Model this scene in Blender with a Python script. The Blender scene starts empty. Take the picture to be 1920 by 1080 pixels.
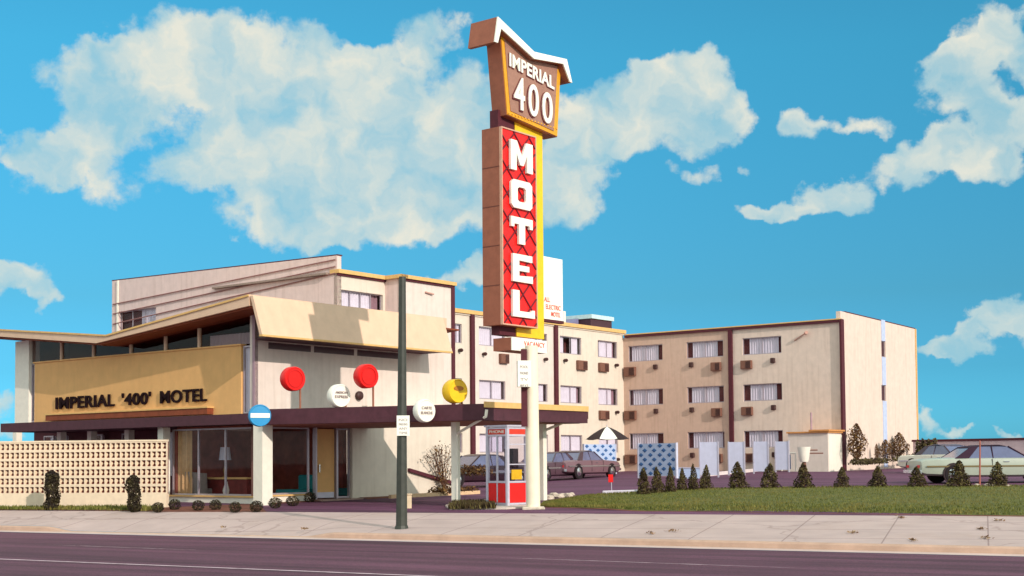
import bpy, bmesh, math, random
from mathutils import Vector, Matrix
R = math.radians
SC = bpy.context.scene
COL = SC.collection
random.seed(7)

# ---------------------------------------------------------------- camera
F_PX = 2534.0
EYE = Vector((0, 0, 1.32))
TILT, ROLL = 2.5, -0.45
SHIFT_Y = (324.0 - F_PX * math.tan(R(TILT))) / 1920.0
cam_d = bpy.data.cameras.new("camera"); cam = bpy.data.objects.new("camera", cam_d); COL.objects.link(cam)
cam_d.sensor_width = 36; cam_d.lens = 36 * F_PX / 1920; cam_d.shift_y = SHIFT_Y
cam_d.clip_start = 0.1; cam_d.clip_end = 6000
CR = Matrix.Rotation(R(90 + TILT), 3, 'X') @ Matrix.Rotation(R(ROLL), 3, 'Z')
cam.matrix_world = Matrix.Translation(EYE) @ CR.to_4x4()
SC.camera = cam
def ray(px, py):
    return CR @ Vector(((px - 960) / F_PX, (540 - py) / F_PX + SHIFT_Y * 1920 / F_PX, -1))
def atY(px, py, Y):
    d = ray(px, py); return EYE + d * (Y / d.y)
def atZ(px, py, z):
    d = ray(px, py); return EYE + d * ((z - EYE.z) / d.z)

# ---------------------------------------------------------------- sun
SUN_AZ = Vector((0.605, -0.796)).normalized(); SUN_EL = R(23)
sdir = Vector((SUN_AZ.x * math.cos(SUN_EL), SUN_AZ.y * math.cos(SUN_EL), math.sin(SUN_EL)))
sl = bpy.data.lights.new("sun", 'SUN'); sl.energy = 3.3; sl.angle = R(0.5); sl.color = (1.0, 0.89, 0.79)
so = bpy.data.objects.new("sun", sl); COL.objects.link(so)
so.rotation_euler = sdir.to_track_quat('Z', 'Y').to_euler(); so.location = (0, 0, 60)
SC.view_settings.view_transform = 'Standard'; SC.view_settings.look = 'None'
SC.view_settings.exposure = 0.0; SC.view_settings.gamma = 1.0

# ---------------------------------------------------------------- world: sky with clouds
w = bpy.data.worlds.new("World"); SC.world = w; w.use_nodes = True
nt = w.node_tree; nt.nodes.clear(); N = nt.nodes.new; L = nt.links.new
out = N('ShaderNodeOutputWorld'); bg = N('ShaderNodeBackground'); L(bg.outputs[0], out.inputs[0])
bg.inputs[1].default_value = 0.1
sky = N('ShaderNodeTexSky'); sky.sky_type = 'NISHITA'; sky.sun_disc = False
sky.sun_elevation = SUN_EL; sky.sun_rotation = math.atan2(SUN_AZ.x, SUN_AZ.y)
sky.air_density = 1.0; sky.dust_density = 0.6; sky.ozone_density = 2.0
tint = N('ShaderNodeMix'); tint.data_type = 'RGBA'; tint.blend_type = 'MULTIPLY'; tint.inputs[0].default_value = 1
L(sky.outputs[0], tint.inputs[6]); TINTSLOT = tint.inputs[7]
geo = N('ShaderNodeTexCoord')
def vm(op, a=None, b=None, b2=None):
    n = N('ShaderNodeVectorMath'); n.operation = op
    for i, x in enumerate((a, b, b2)):
        if x is None: continue
        if isinstance(x, (tuple, list, Vector)): n.inputs[i].default_value = tuple(x)
        else: L(x, n.inputs[i])
    return n
def mt(op, a=None, b=None, c=None, clamp=False):
    n = N('ShaderNodeMath'); n.operation = op; n.use_clamp = clamp
    for i, x in enumerate((a, b, c)):
        if x is None: continue
        if isinstance(x, (int, float)): n.inputs[i].default_value = x
        else: L(x, n.inputs[i])
    return n.outputs[0]
D = geo.outputs['Generated']
sep = N('ShaderNodeSeparateXYZ'); L(D, sep.inputs[0])
# (the sky's own colour falls from deep azure overhead to lighter blue near the horizon)
# unit direction -> (azimuth, elevation) in radians, so every cloud has a place in the sky itself
az = mt('ARCTAN2', sep.outputs[0], sep.outputs[1]); el = mt('ARCSINE', sep.outputs[2])
tm = N('ShaderNodeValToRGB'); e_ = tm.color_ramp.elements
ST_ = [(0.0, (.225, 1.05, 2.1)), (.084, (.218, .953, 1.784)), (.188, (.203, .797, 1.293)), (.35, (.243, .80, 1.045)), (.86, (.311, 1.28, 1.37)), (1.0, (.325, 1.31, 1.39))]
e_[0].color = tuple(x / 2.15 for x in ST_[0][1]) + (1,); e_[1].color = tuple(x / 2.15 for x in ST_[-1][1]) + (1,)
for p_, c_ in ST_[1:-1]: q_ = e_.new(p_); q_.color = tuple(x / 2.15 for x in c_) + (1,)
L(mt('DIVIDE', el, .34, clamp=True), tm.inputs[0])
ts_ = N('ShaderNodeVectorMath'); ts_.operation = 'SCALE'; L(tm.outputs[0], ts_.inputs[0]); ts_.inputs['Scale'].default_value = 2.15; L(ts_.outputs[0], TINTSLOT)
cmb = N('ShaderNodeCombineXYZ'); L(az, cmb.inputs[0]); L(el, cmb.inputs[1])
nz0 = N('ShaderNodeTexNoise'); L(cmb.outputs[0], nz0.inputs['Vector']); nz0.inputs['Scale'].default_value = 16; nz0.inputs['Detail'].default_value = 6
nz0.inputs['Roughness'].default_value = 0.55
wv = vm('SUBTRACT', nz0.outputs['Color'], (0.5, 0.5, 0.5)); wv = vm('MULTIPLY', wv.outputs[0], (0.075, 0.06, 0))
nzw = N('ShaderNodeTexNoise'); L(cmb.outputs[0], nzw.inputs['Vector']); nzw.inputs['Scale'].default_value = 55; nzw.inputs['Detail'].default_value = 5
wv2 = vm('SUBTRACT', nzw.outputs['Color'], (0.5, 0.5, 0.5)); wv2 = vm('MULTIPLY', wv2.outputs[0], (0.03, 0.022, 0))
P0 = vm('ADD', vm('ADD', cmb.outputs[0], wv.outputs[0]).outputs[0], wv2.outputs[0]).outputs[0]
BL = [(220,150,150,75,1),(360,110,150,80,1),(560,130,150,85,1),(520,220,190,90,1.1),(700,160,130,90,1),(800,60,75,50,.7),(620,310,230,110,1.2),
      (420,300,120,60,.9),(560,400,160,60,1),(800,300,130,120,1),(850,400,90,50,.6),(100,280,110,50,.9),(200,230,110,60,.8),(220,330,90,50,.5),(60,310,70,35,.5),
      (700,420,150,45,.9),(880,200,80,90,.8),
      (1110,240,110,70,1),(1200,180,110,60,1),(1300,140,95,55,1.1),(1330,190,70,60,1),(1240,230,110,60,.8),(1080,320,80,70,.8),(1060,390,60,40,.6),(960,330,110,90,.8),
      (1500,250,55,40,.9),(1610,240,70,22,.6),(1290,320,45,22,.45),(1390,300,20,14,.35),
      (1560,370,75,35,1),(1470,390,80,25,.9),(1400,395,40,18,.5),
      (1860,90,100,60,.9),(1800,130,80,50,.9),(1890,30,50,40,.7),(1820,200,90,50,.8),(1880,240,80,60,1),(1760,290,110,40,1),(1690,320,80,40,.8),(1850,320,90,40,.9),
      (1900,580,70,35,1),(1860,610,60,30,.8),(1790,650,80,30,1),(1730,660,40,22,.8),(2000,600,90,60,1),(2020,150,120,90,1),
      (40,520,70,40,.9),(100,545,35,22,.6),(-60,530,90,50,1),(-90,250,90,60,.8),(870,530,60,25,.8),(930,520,60,30,.8),(800,525,30,14,.5),(0,750,30,30,.7),(20,800,40,20,.6),
      (1740,790,35,28,.7),(1800,812,40,12,.6),(1900,815,30,10,.6)]
acc = None
for (cx, cy, rx, ry, a) in BL:
    d = ray(cx, cy).normalized(); d1 = ray(cx + rx, cy).normalized(); d2 = ray(cx, cy - ry).normalized()
    A, E = math.atan2(d.x, d.y), math.asin(d.z)
    sx = 1.0 / max(1e-4, abs(math.atan2(d1.x, d1.y) - A)); sy = 1.0 / max(1e-4, abs(math.asin(d2.z) - E))
    s = vm('SUBTRACT', P0, (A, E, 0)); m = vm('MULTIPLY', s.outputs[0], (sx / 1.13, sy / 1.13, 0)); q = vm('DOT_PRODUCT', m.outputs[0], m.outputs[0])
    f = mt('MULTIPLY_ADD', q.outputs['Value'], -a, a, clamp=True)
    acc = f if acc is None else mt('ADD', acc, f)
# cloud cover added outside the view, brightened and warmed below as fill light
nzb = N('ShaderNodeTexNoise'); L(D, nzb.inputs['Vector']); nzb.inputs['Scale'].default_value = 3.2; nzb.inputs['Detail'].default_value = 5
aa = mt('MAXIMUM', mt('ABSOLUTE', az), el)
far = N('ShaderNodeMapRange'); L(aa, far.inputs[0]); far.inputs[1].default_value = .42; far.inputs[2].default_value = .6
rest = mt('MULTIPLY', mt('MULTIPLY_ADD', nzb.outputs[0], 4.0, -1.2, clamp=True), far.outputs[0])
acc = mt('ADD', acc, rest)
nz1 = N('ShaderNodeTexNoise'); L(cmb.outputs[0], nz1.inputs['Vector']); nz1.inputs['Scale'].default_value = 38; nz1.inputs['Detail'].default_value = 8; nz1.inputs['Roughness'].default_value = .62
dens = mt('ADD', acc, mt('MULTIPLY_ADD', nz1.outputs[0], 1.5, -0.80))
mr = N('ShaderNodeMapRange'); mr.interpolation_type = 'SMOOTHSTEP'; L(dens, mr.inputs[0]); mr.inputs[1].default_value = .04; mr.inputs[2].default_value = .62
has = mt('GREATER_THAN', acc, 0.001)
msk = mt('MULTIPLY', mr.outputs[0], mt('MULTIPLY', acc, 5.0, clamp=True))
nz2 = N('ShaderNodeTexNoise'); L(P0, nz2.inputs['Vector']); nz2.inputs['Scale'].default_value = 22; nz2.inputs['Detail'].default_value = 7
cr = N('ShaderNodeMapRange'); L(mt('ADD', nz2.outputs[0], mt('MULTIPLY', acc, .02)), cr.inputs[0]); cr.inputs[1].default_value = .36; cr.inputs[2].default_value = .68
cc = N('ShaderNodeMix'); cc.data_type = 'RGBA'; L(cr.outputs[0], cc.inputs[0])
cc.inputs[6].default_value = (3.7, 6.2, 7.0, 1); cc.inputs[7].default_value = (8.2, 8.1, 7.0, 1)
br_ = mt('MULTIPLY_ADD', far.outputs[0], .95, 1.0)  # extra brightness for the added out-of-view clouds, as fill
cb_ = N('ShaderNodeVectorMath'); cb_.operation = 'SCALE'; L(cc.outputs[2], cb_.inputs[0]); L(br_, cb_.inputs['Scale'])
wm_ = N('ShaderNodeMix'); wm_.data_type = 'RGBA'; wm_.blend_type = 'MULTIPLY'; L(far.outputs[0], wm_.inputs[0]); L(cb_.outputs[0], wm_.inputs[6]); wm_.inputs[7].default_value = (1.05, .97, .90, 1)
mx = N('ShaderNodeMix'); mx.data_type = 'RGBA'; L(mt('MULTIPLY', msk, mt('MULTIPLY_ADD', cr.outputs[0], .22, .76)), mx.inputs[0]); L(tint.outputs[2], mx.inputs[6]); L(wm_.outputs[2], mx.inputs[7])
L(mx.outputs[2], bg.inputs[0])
w.cycles.sampling_method = 'MANUAL'; w.cycles.sample_map_resolution = 512

# ---------------------------------------------------------------- materials
def srgb(r, g, b):
    f = lambda c: (c / 255 / 12.92) if c / 255 <= 0.04045 else ((c / 255 + 0.055) / 1.055) ** 2.4
    return (f(r), f(g), f(b))
MATS = {}
def mat(name, col, rough=.8, var=.12, scale=6.0, bump=0.0, bscale=60.0, metal=0.0, spec=.3, space='pos', streak=0.0, emit=None):
    if name in MATS: return MATS[name]
    m = bpy.data.materials.new(name); m.use_nodes = True; t = m.node_tree; b = t.nodes['Principled BSDF']
    b.inputs['Roughness'].default_value = rough; b.inputs['Metallic'].default_value = metal; b.inputs['Specular IOR Level'].default_value = spec
    if space == 'pos': g = t.nodes.new('ShaderNodeNewGeometry').outputs['Position']
    else: g = t.nodes.new('ShaderNodeTexCoord').outputs['Object']
    n = t.nodes.new('ShaderNodeTexNoise'); n.inputs['Scale'].default_value = scale; n.inputs['Detail'].default_value = 6; n.inputs['Roughness'].default_value = .6
    t.links.new(g, n.inputs['Vector'])
    mxn = t.nodes.new('ShaderNodeMix'); mxn.data_type = 'RGBA'
    mp = t.nodes.new('ShaderNodeMapRange'); mp.inputs[1].default_value = .3; mp.inputs[2].default_value = .7; t.links.new(n.outputs[0], mp.inputs[0]); t.links.new(mp.outputs[0], mxn.inputs[0])
    mxn.inputs[6].default_value = tuple(max(0, c * (1 - var)) for c in col) + (1,)
    mxn.inputs[7].default_value = tuple(min(1, c * (1 + var)) for c in col) + (1,)
    last = mxn.outputs[2]
    if streak:
        mpp = t.nodes.new('ShaderNodeMapping'); mpp.inputs['Scale'].default_value = (5, 5, .35); t.links.new(g, mpp.inputs[0])
        n3 = t.nodes.new('ShaderNodeTexNoise'); n3.inputs['Scale'].default_value = 1.3; n3.inputs['Detail'].default_value = 5; t.links.new(mpp.outputs[0], n3.inputs['Vector'])
        m3 = t.nodes.new('ShaderNodeMapRange'); m3.inputs[1].default_value = .5; m3.inputs[2].default_value = .8; m3.inputs[4].default_value = streak; t.links.new(n3.outputs[0], m3.inputs[0])
        mx3 = t.nodes.new('ShaderNodeMix'); mx3.data_type = 'RGBA'; mx3.blend_type = 'MULTIPLY'; t.links.new(m3.outputs[0], mx3.inputs[0]); t.links.new(last, mx3.inputs[6]); mx3.inputs[7].default_value = (.62, .55, .5, 1)
        last = mx3.outputs[2]
    t.links.new(last, b.inputs['Base Color'])
    if bump:
        n2 = t.nodes.new('ShaderNodeTexNoise'); n2.inputs['Scale'].default_value = bscale; n2.inputs['Detail'].default_value = 4; t.links.new(g, n2.inputs['Vector'])
        bp = t.nodes.new('ShaderNodeBump'); bp.inputs['Strength'].default_value = bump; bp.inputs['Distance'].default_value = .02
        t.links.new(n2.outputs[0], bp.inputs['Height']); t.links.new(bp.outputs[0], b.inputs['Normal'])
    if emit:
        b.inputs['Emission Color'].default_value = emit[:3] + (1,); b.inputs['Emission Strength'].default_value = emit[3]
    MATS[name] = m; return m
def glass_mat(name, tintc=(.6, .6, .66), refl=.16):
    m = bpy.data.materials.new(name); m.use_nodes = True; t = m.node_tree; t.nodes.clear()
    o = t.nodes.new('ShaderNodeOutputMaterial'); tr = t.nodes.new('ShaderNodeBsdfTransparent'); tr.inputs[0].default_value = tintc + (1,)
    gl = t.nodes.new('ShaderNodeBsdfGlossy'); gl.inputs[0].default_value = (.95, .95, 1, 1); gl.inputs['Roughness'].default_value = .02
    lw = t.nodes.new('ShaderNodeLayerWeight'); lw.inputs[0].default_value = .5
    pw = t.nodes.new('ShaderNodeMath'); pw.operation = 'POWER'; pw.inputs[1].default_value = 5; t.links.new(lw.outputs['Facing'], pw.inputs[0])
    ad = t.nodes.new('ShaderNodeMath'); ad.operation = 'MULTIPLY_ADD'; ad.inputs[1].default_value = .85; ad.inputs[2].default_value = refl * .15; ad.use_clamp = True; t.links.new(pw.outputs[0], ad.inputs[0])
    mx_ = t.nodes.new('ShaderNodeMixShader'); t.links.new(ad.outputs[0], mx_.inputs[0]); t.links.new(tr.outputs[0], mx_.inputs[1]); t.links.new(gl.outputs[0], mx_.inputs[2]); t.links.new(mx_.outputs[0], o.inputs[0])
    return m
GLASS = glass_mat('window_glass', (.93, .92, .95), .06)
GLASS_DARK = glass_mat('tinted_glass', (.62, .54, .54), .08)
lilac = mat('lilac_stucco', srgb(224, 198, 192), .9, .06, 3, .25, 70, streak=.34)
lilac_end = mat('beige_stucco', srgb(222, 200, 186), .9, .06, 3, .25, 70, streak=.34)
tanwall = mat('tan_stucco', srgb(206, 174, 156), .9, .06, 3, .25, 70, streak=.34)
cream = mat('cream_stucco', srgb(220, 206, 190), .88, .05, 3, .2, 70, streak=.28)
pinkcream = mat('pale_pink_stucco', srgb(222, 206, 196), .9, .05, 3, .2, 70, streak=.28)
white = mat('white_paint', srgb(236, 228, 214), .6, .05, 5, streak=.08)
roofcream = mat('cream_roof_board', srgb(220, 185, 158), .75, .06, 2.5, .1, 30, streak=.1)
panel_tan = mat('tan_panel', srgb(226, 174, 114), .8, .06, 2.5, .15, 60, streak=.12)
dark_trim = mat('dark_maroon_trim', srgb(84, 34, 44), .7, .15, 8)
fascia_dk = mat('dark_brown_fascia', srgb(78, 42, 52), .65, .18, 5, streak=.2)
soffit = mat('redwood_soffit', srgb(134, 66, 40), .7, .2, 4)
ochre = mat('ochre_trim', srgb(220, 176, 112), .7, .1, 6)
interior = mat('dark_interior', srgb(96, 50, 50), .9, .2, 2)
wood_dk = mat('red_wood', srgb(112, 38, 30), .55, .3, 5)
curtain_m = mat('pale_curtain', srgb(222, 214, 222), .9, .06, 4)
sheer_m = mat('mauve_sheer', srgb(150, 116, 124), .9, .12, 6)
curtain_tan = mat('tan_curtain', srgb(206, 168, 120), .9, .12, 6)
frame_m = mat('aluminium_frame', srgb(176, 164, 172), .4, .08, 8, metal=.5)
acbrown = mat('brown_grille', srgb(124, 84, 70), .7, .2, 20)
lampdk = mat('dark_bronze', srgb(70, 42, 40), .5, .15, 20)
black = mat('black_paint', srgb(42, 24, 28), .5, .15, 10)
chrome = mat('chrome', (.7, .7, .72), .18, .05, 5, metal=1)
rubber = mat('tyre_rubber', srgb(34, 26, 30), .85, .1, 10)
steel = mat('galvanised_steel', srgb(196, 190, 204), .42, .08, 10, metal=.3)
redp = mat('red_enamel', srgb(226, 28, 26), .4, .08, 6)
yellowp = mat('yellow_enamel', srgb(244, 194, 34), .4, .08, 6)
sign_brown = mat('brown_sign_metal', srgb(152, 90, 68), .55, .12, 5, streak=.25)
sign_face = mat('mauve_sign_face', srgb(158, 116, 100), .6, .1, 8)
gold = mat('golden_sign_trim', srgb(220, 156, 38), .5, .1, 8)
signwhite = mat('white_sign_face', srgb(240, 238, 226), .5, .03, 8)
greenpole = mat('dark_green_pole', srgb(60, 62, 56), .5, .2, 6, streak=.3)
teal = mat('teal_upholstery', srgb(44, 140, 142), .85, .1, 10)
greyfab = mat('grey_upholstery', srgb(150, 140, 132), .9, .1, 10)
bluep = mat('blue_enamel', srgb(40, 142, 196), .4, .05, 6)
screen_blue = mat('pale_blue_panel', srgb(172, 186, 216), .7, .06, 5)
screen_dkblue = mat('slate_blue_relief', srgb(60, 98, 150), .7, .1, 8)
lilac_panel = mat('pale_lilac_panel', srgb(204, 204, 226), .7, .05, 4, streak=.15)
barkm = mat('bark', srgb(92, 62, 48), .9, .25, 20)
letter_dk = mat('black_letter', srgb(34, 16, 20), .8, .1, 8, spec=.1)
lettr = mat('faded_red_print', srgb(222, 92, 74), .6, .1, 8)
grey_print = mat('grey_print', srgb(150, 130, 128), .6, .1, 8)
stone_m = mat('pale_stone', srgb(200, 184, 168), .9, .2, 12, .4, 20)
concrete = mat('concrete_block', srgb(228, 206, 180), .92, .07, 6, .3, 60, streak=.12)

# ---------------------------------------------------------------- object helpers
WL = {}
def props(o, label=None, cat=None, group=None, kind=None):
    if label: o['label'] = label
    if cat: o['category'] = cat
    if group: o['group'] = group
    if kind: o['kind'] = kind
    return o
def empty(name, loc, label, cat, group=None):
    o = bpy.data.objects.new(name, None); COL.objects.link(o); o.location = loc; o.empty_display_size = .2
    WL[o.name] = Vector(loc); return props(o, label, cat, group)
class MB:
    def __init__(s): s.v = []; s.f = []
    def add(s, vs, fs):
        k = len(s.v); s.v += [tuple(v) for v in vs]; s.f += [tuple(i + k for i in f) for f in fs]; return s
    def hexa(s, a):   # 8 corners: bottom 4 ccw, top 4
        return s.add(a, [(0, 3, 2, 1), (4, 5, 6, 7), (0, 1, 5, 4), (1, 2, 6, 5), (2, 3, 7, 6), (3, 0, 4, 7)])
    def box(s, x0, x1, y0, y1, z0, z1):
        return s.hexa([(x0, y0, z0), (x1, y0, z0), (x1, y1, z0), (x0, y1, z0), (x0, y0, z1), (x1, y0, z1), (x1, y1, z1), (x0, y1, z1)])
    def prism(s, poly, ext):   # poly: list of 3d points, ext: vector
        n = len(poly); e = Vector(ext); a = [Vector(p) for p in poly]
        return s.add(a + [p + e for p in a], [tuple(range(n))[::-1], tuple(range(n, 2 * n))] + [(i, (i + 1) % n, n + (i + 1) % n, n + i) for i in range(n)])
    def cyl(s, p0, p1, r0, r1=None, n=12, cap=True):
        p0, p1 = Vector(p0), Vector(p1); r1 = r0 if r1 is None else r1
        ax = (p1 - p0).normalized(); t = Vector((0, 0, 1)) if abs(ax.z) < .9 else Vector((1, 0, 0)); a = ax.cross(t).normalized(); b = ax.cross(a)
        vs = []
        for p, r in ((p0, r0), (p1, r1)):
            for i in range(n):
                c = 2 * math.pi * i / n; vs.append(p + a * math.cos(c) * r + b * math.sin(c) * r)
        fs = [(i, (i + 1) % n, n + (i + 1) % n, n + i) for i in range(n)]
        if cap: fs += [tuple(range(n))[::-1], tuple(range(n, 2 * n))]
        return s.add(vs, fs)
    def lathe(s, prof, c=(0, 0, 0), axis=(0, 0, 1), n=20):   # prof: (r, h)
        ax = Vector(axis).normalized(); t = Vector((0, 0, 1)) if abs(ax.z) < .9 else Vector((1, 0, 0)); a = ax.cross(t).normalized(); b = ax.cross(a); c = Vector(c)
        vs = []
        for r, h in prof:
            for i in range(n):
                g = 2 * math.pi * i / n; vs.append(c + ax * h + (a * math.cos(g) + b * math.sin(g)) * r)
        fs = []
        for j in range(len(prof) - 1):
            for i in range(n): fs.append((j * n + i, j * n + (i + 1) % n, (j + 1) * n + (i + 1) % n, (j + 1) * n + i))
        fs += [tuple(range(n))[::-1], tuple(range((len(prof) - 1) * n, len(prof) * n))]
        return s.add(vs, fs)
    def build(s, name, m, parent=None, origin=None, smooth=False, bevel=0.0):
        me = bpy.data.meshes.new(name)
        if parent is not None: base = WL[parent.name]
        else: base = Vector(origin) if origin is not None else Vector((0, 0, 0))
        me.from_pydata([tuple(Vector(v) - base) for v in s.v], [], s.f); 
        bm = bmesh.new(); bm.from_mesh(me); bmesh.ops.recalc_face_normals(bm, faces=bm.faces)
        if bevel: bmesh.ops.bevel(bm, geom=[e for e in bm.edges if e.is_manifold and e.calc_face_angle(0) > .6], offset=bevel, segments=1, affect='EDGES')
        bm.to_mesh(me); bm.free()
        if smooth:
            for p in me.polygons: p.use_smooth = True
            me.set_sharp_from_angle(angle=R(40))
        me.materials.append(m)
        o = bpy.data.objects.new(name, me); COL.objects.link(o)
        if parent is not None: o.parent = parent
        else: o.location = base
        WL[o.name] = base.copy()
        return o
class Fac:
    """vertical plane: origin o, horizontal direction d, outward normal n (towards the street)"""
    def __init__(s, o, d, off=0.0):
        s.d = Vector((d[0], d[1], 0)).normalized(); s.n = Vector((s.d.y, -s.d.x, 0))
        s.o = Vector((o[0], o[1], 0))
        if s.n.dot(s.o) > 0: s.n = -s.n
        s.o += s.n * off
    def hit(s, px, py):
        r = ray(px, py); t = (s.o - EYE).dot(s.n) / r.dot(s.n); p = EYE + r * t
        return (p - s.o).dot(s.d), p.z
    def s(self, px, py=800): return self.hit(px, py)[0]
    def z(self, px, py): return self.hit(px, py)[1]
    def pt(s, a, z, d=0.0): return s.o + s.d * a + s.n * d + Vector((0, 0, z))
    def box(s, mb, a0, a1, z0, z1, d0, d1):
        q = lambda a, d, z: s.pt(a, z, d)
        return mb.hexa([q(a0, d0, z0), q(a1, d0, z0), q(a1, d1, z0), q(a0, d1, z0), q(a0, d0, z1), q(a1, d0, z1), q(a1, d1, z1), q(a0, d1, z1)])
    def shift(s, off): 
        f = Fac((s.o.x, s.o.y), (s.d.x, s.d.y)); f.n = s.n.copy(); f.o = s.o + s.n * off; return f
def wall_open(mb, fac, a0, a1, z0, z1, ops, thick=.22, d=0.0):
    A = sorted(set([a0, a1] + [min(max(v, a0), a1) for o in ops for v in o[:2]])); Z = sorted(set([z0, z1] + [min(max(v, z0), z1) for o in ops for v in o[2:]]))
    for i in range(len(A) - 1):
        for j in range(len(Z) - 1):
            ca, cz = (A[i] + A[i + 1]) / 2, (Z[j] + Z[j + 1]) / 2
            if any(o[0] < ca < o[1] and o[2] < cz < o[3] for o in ops): continue
            mb.add([fac.pt(A[i], Z[j], d), fac.pt(A[i + 1], Z[j], d), fac.pt(A[i + 1], Z[j + 1], d), fac.pt(A[i], Z[j + 1], d)], [(0, 1, 2, 3)])
    for o in ops:
        c = [(o[0], o[2]), (o[1], o[2]), (o[1], o[3]), (o[0], o[3])]
        for k in range(4):
            p, q = c[k], c[(k + 1) % 4]
            mb.add([fac.pt(*p, d), fac.pt(*q, d), fac.pt(*q, d - thick), fac.pt(*p, d - thick)], [(0, 1, 2, 3)])
    # closing sides / top
    for p, q in (((a0, z0), (a0, z1)), ((a1, z0), (a1, z1)), ((a0, z1), (a1, z1))):
        mb.add([fac.pt(*p, d), fac.pt(*q, d), fac.pt(*q, d - thick), fac.pt(*p, d - thick)], [(0, 1, 2, 3)])
def pleats(mb, fac, a0, a1, z0, z1, d, amp=.03, pitch=.16):
    n = max(4, int((a1 - a0) / (pitch / 4))); vs = []; fs = []
    for i in range(n + 1):
        a = a0 + (a1 - a0) * i / n; dd = d + amp * math.sin(2 * math.pi * (a - a0) / pitch + .6 * math.sin(a * 3))
        vs += [fac.pt(a, z0, dd), fac.pt(a, z1, dd)]
    for i in range(n): fs.append((2 * i, 2 * i + 2, 2 * i + 3, 2 * i + 1))
    mb.add(vs, fs)
WR = random.Random(21)
def add_window(fac, parent, o, depth=.16, curt='full', mull=1, cm=None, glass=None, flip=False):
    a0, a1, z0, z1 = min(o[0], o[1]), max(o[0], o[1]), o[2], o[3]; f = .045
    mb = MB(); d0, d1 = -depth - .05, -depth
    fac.box(mb, a0, a1, z0, z0 + f, d0, d1); fac.box(mb, a0, a1, z1 - f, z1, d0, d1)
    fac.box(mb, a0, a0 + f, z0 + f, z1 - f, d0, d1); fac.box(mb, a1 - f, a1, z0 + f, z1 - f, d0, d1)
    for k in range(mull):
        c = a0 + (a1 - a0) * (k + 1) / (mull + 1); fac.box(mb, c - f * .45, c + f * .45, z0 + f, z1 - f, d0 + .004, d1 - .004)
    wo = mb.build('window', frame_m, parent)
    g = MB(); g.add([fac.pt(a0 + f, z0 + f, d0 + .02), fac.pt(a1 - f, z0 + f, d0 + .02), fac.pt(a1 - f, z1 - f, d0 + .02), fac.pt(a0 + f, z1 - f, d0 + .02)], [(0, 1, 2, 3)])
    g.build('pane', glass or GLASS, wo)
    wd = a1 - a0
    spans = {'full': [(.02, .98)], 'mid': [(.11, .85)], 'sides': [(.02, .3), (.62, .98)], 'left': [(.02, .5)], 'right': [(.4, .98)], 'none': []}[curt]
    if spans:
        c = MB()
        j0, j1 = WR.uniform(-.05, .05), WR.uniform(-.07, .07)
        for p, q in spans: pleats(c, fac, a0 + wd * max(.02, p + j0), a0 + wd * min(.98, q + j1), z0 + .02, z1 - .02, d0 - .05)
        c.build('curtain', cm or curtain_m, wo)
        if curt in ('mid', 'full') and cm is None:
            c = MB(); pleats(c, fac, a0 + f, a1 - f, z0 + .02, z1 - .02, d0 - .13, .03, .22); c.build('sheer_curtain', sheer_m, wo)
    return wo
_tc = {}
def text_polys(txt, bold=.0, spacing=1.0):
    key = (txt, bold, spacing)
    if key in _tc: return _tc[key]
    cu = bpy.data.curves.new('t', 'FONT'); cu.body = txt; cu.size = 1; cu.extrude = .5; cu.offset = bold; cu.space_character = spacing; cu.resolution_u = 6
    ob = bpy.data.objects.new('t', cu); COL.objects.link(ob); bpy.context.view_layer.update()
    dg = bpy.context.evaluated_depsgraph_get(); me = bpy.data.meshes.new_from_object(ob.evaluated_get(dg))
    vs = [v.co.copy() for v in me.vertices]; fs = [tuple(p.vertices) for p in me.polygons]
    bpy.data.objects.remove(ob); bpy.data.curves.remove(cu); bpy.data.meshes.remove(me)
    x0, x1 = min(v.x for v in vs), max(v.x for v in vs); y0, y1 = min(v.y for v in vs), max(v.y for v in vs)
    r = ([((v.x - x0) / (x1 - x0), (v.y - y0) / (y1 - y0), v.z + .5) for v in vs], fs); _tc[key] = r; return r
def text_on(mb, fac, txt, c00, c10, height, d0, d1, bold=.0, spacing=1.0):
    """c00, c10: (a, z) of baseline ends; height in m; extruded from d0 to d1"""
    vs, fs = text_polys(txt, bold, spacing)
    mb.add([fac.pt(c00[0] + (c10[0] - c00[0]) * x, c00[1] + (c10[1] - c00[1]) * x + height * y, d0 + (d1 - d0) * z) for x, y, z in vs], fs)
def copy_tree(o, loc, rz=0, sc=(1, 1, 1), label=None, group=None):
    def cp(x, par):
        c = x.copy(); COL.objects.link(c)
        if par is not None: c.parent = par
        for ch in x.children: cp(ch, c)
        return c
    c = cp(o, None); c.location = loc; c.rotation_euler = (0, 0, rz); c.scale = sc
    if label: c['label'] = label
    if group: c['group'] = group
    return c

# ---------------------------------------------------------------- terrain
U = Vector((-.79, .613)); V = Vector((.613, .79))
LOT = [atZ(0, 957, 0), atZ(1920, 968, 0)]
KRB = [atZ(0, 986, -.3), atZ(1920, 1027, -.3)]
def line_y(Lp, x):
    a, b = Lp; return a.y + (b.y - a.y) * (x - a.x) / (b.x - a.x)
def sm(t): t = min(1, max(0, t)); return t * t * (3 - 2 * t)
def gz(x, y):
    yl = line_y(LOT, x); yk = line_y(KRB, x); d = y - yl
    if d >= 0:
        rt = sm((x + 1) / 6)
        return .0105 * min(d, 60) * sm(d / 3) + .10 * sm(d / 1.6) * (0.25 + .75 * rt) + .010 * min(max(0, x - 2), 9) * sm(d / 9)
    t = (y - yk) / max(.5, (yl - yk))
    if t >= 0: return -.3 + .3 * t
    return -.42
CRT = CR.transposed()
def proj(p):
    q = CRT @ (Vector(p) - EYE); return 960 + F_PX * q.x / -q.z, 540 - F_PX * (q.y / -q.z - SHIFT_Y * 1920 / F_PX)
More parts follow.
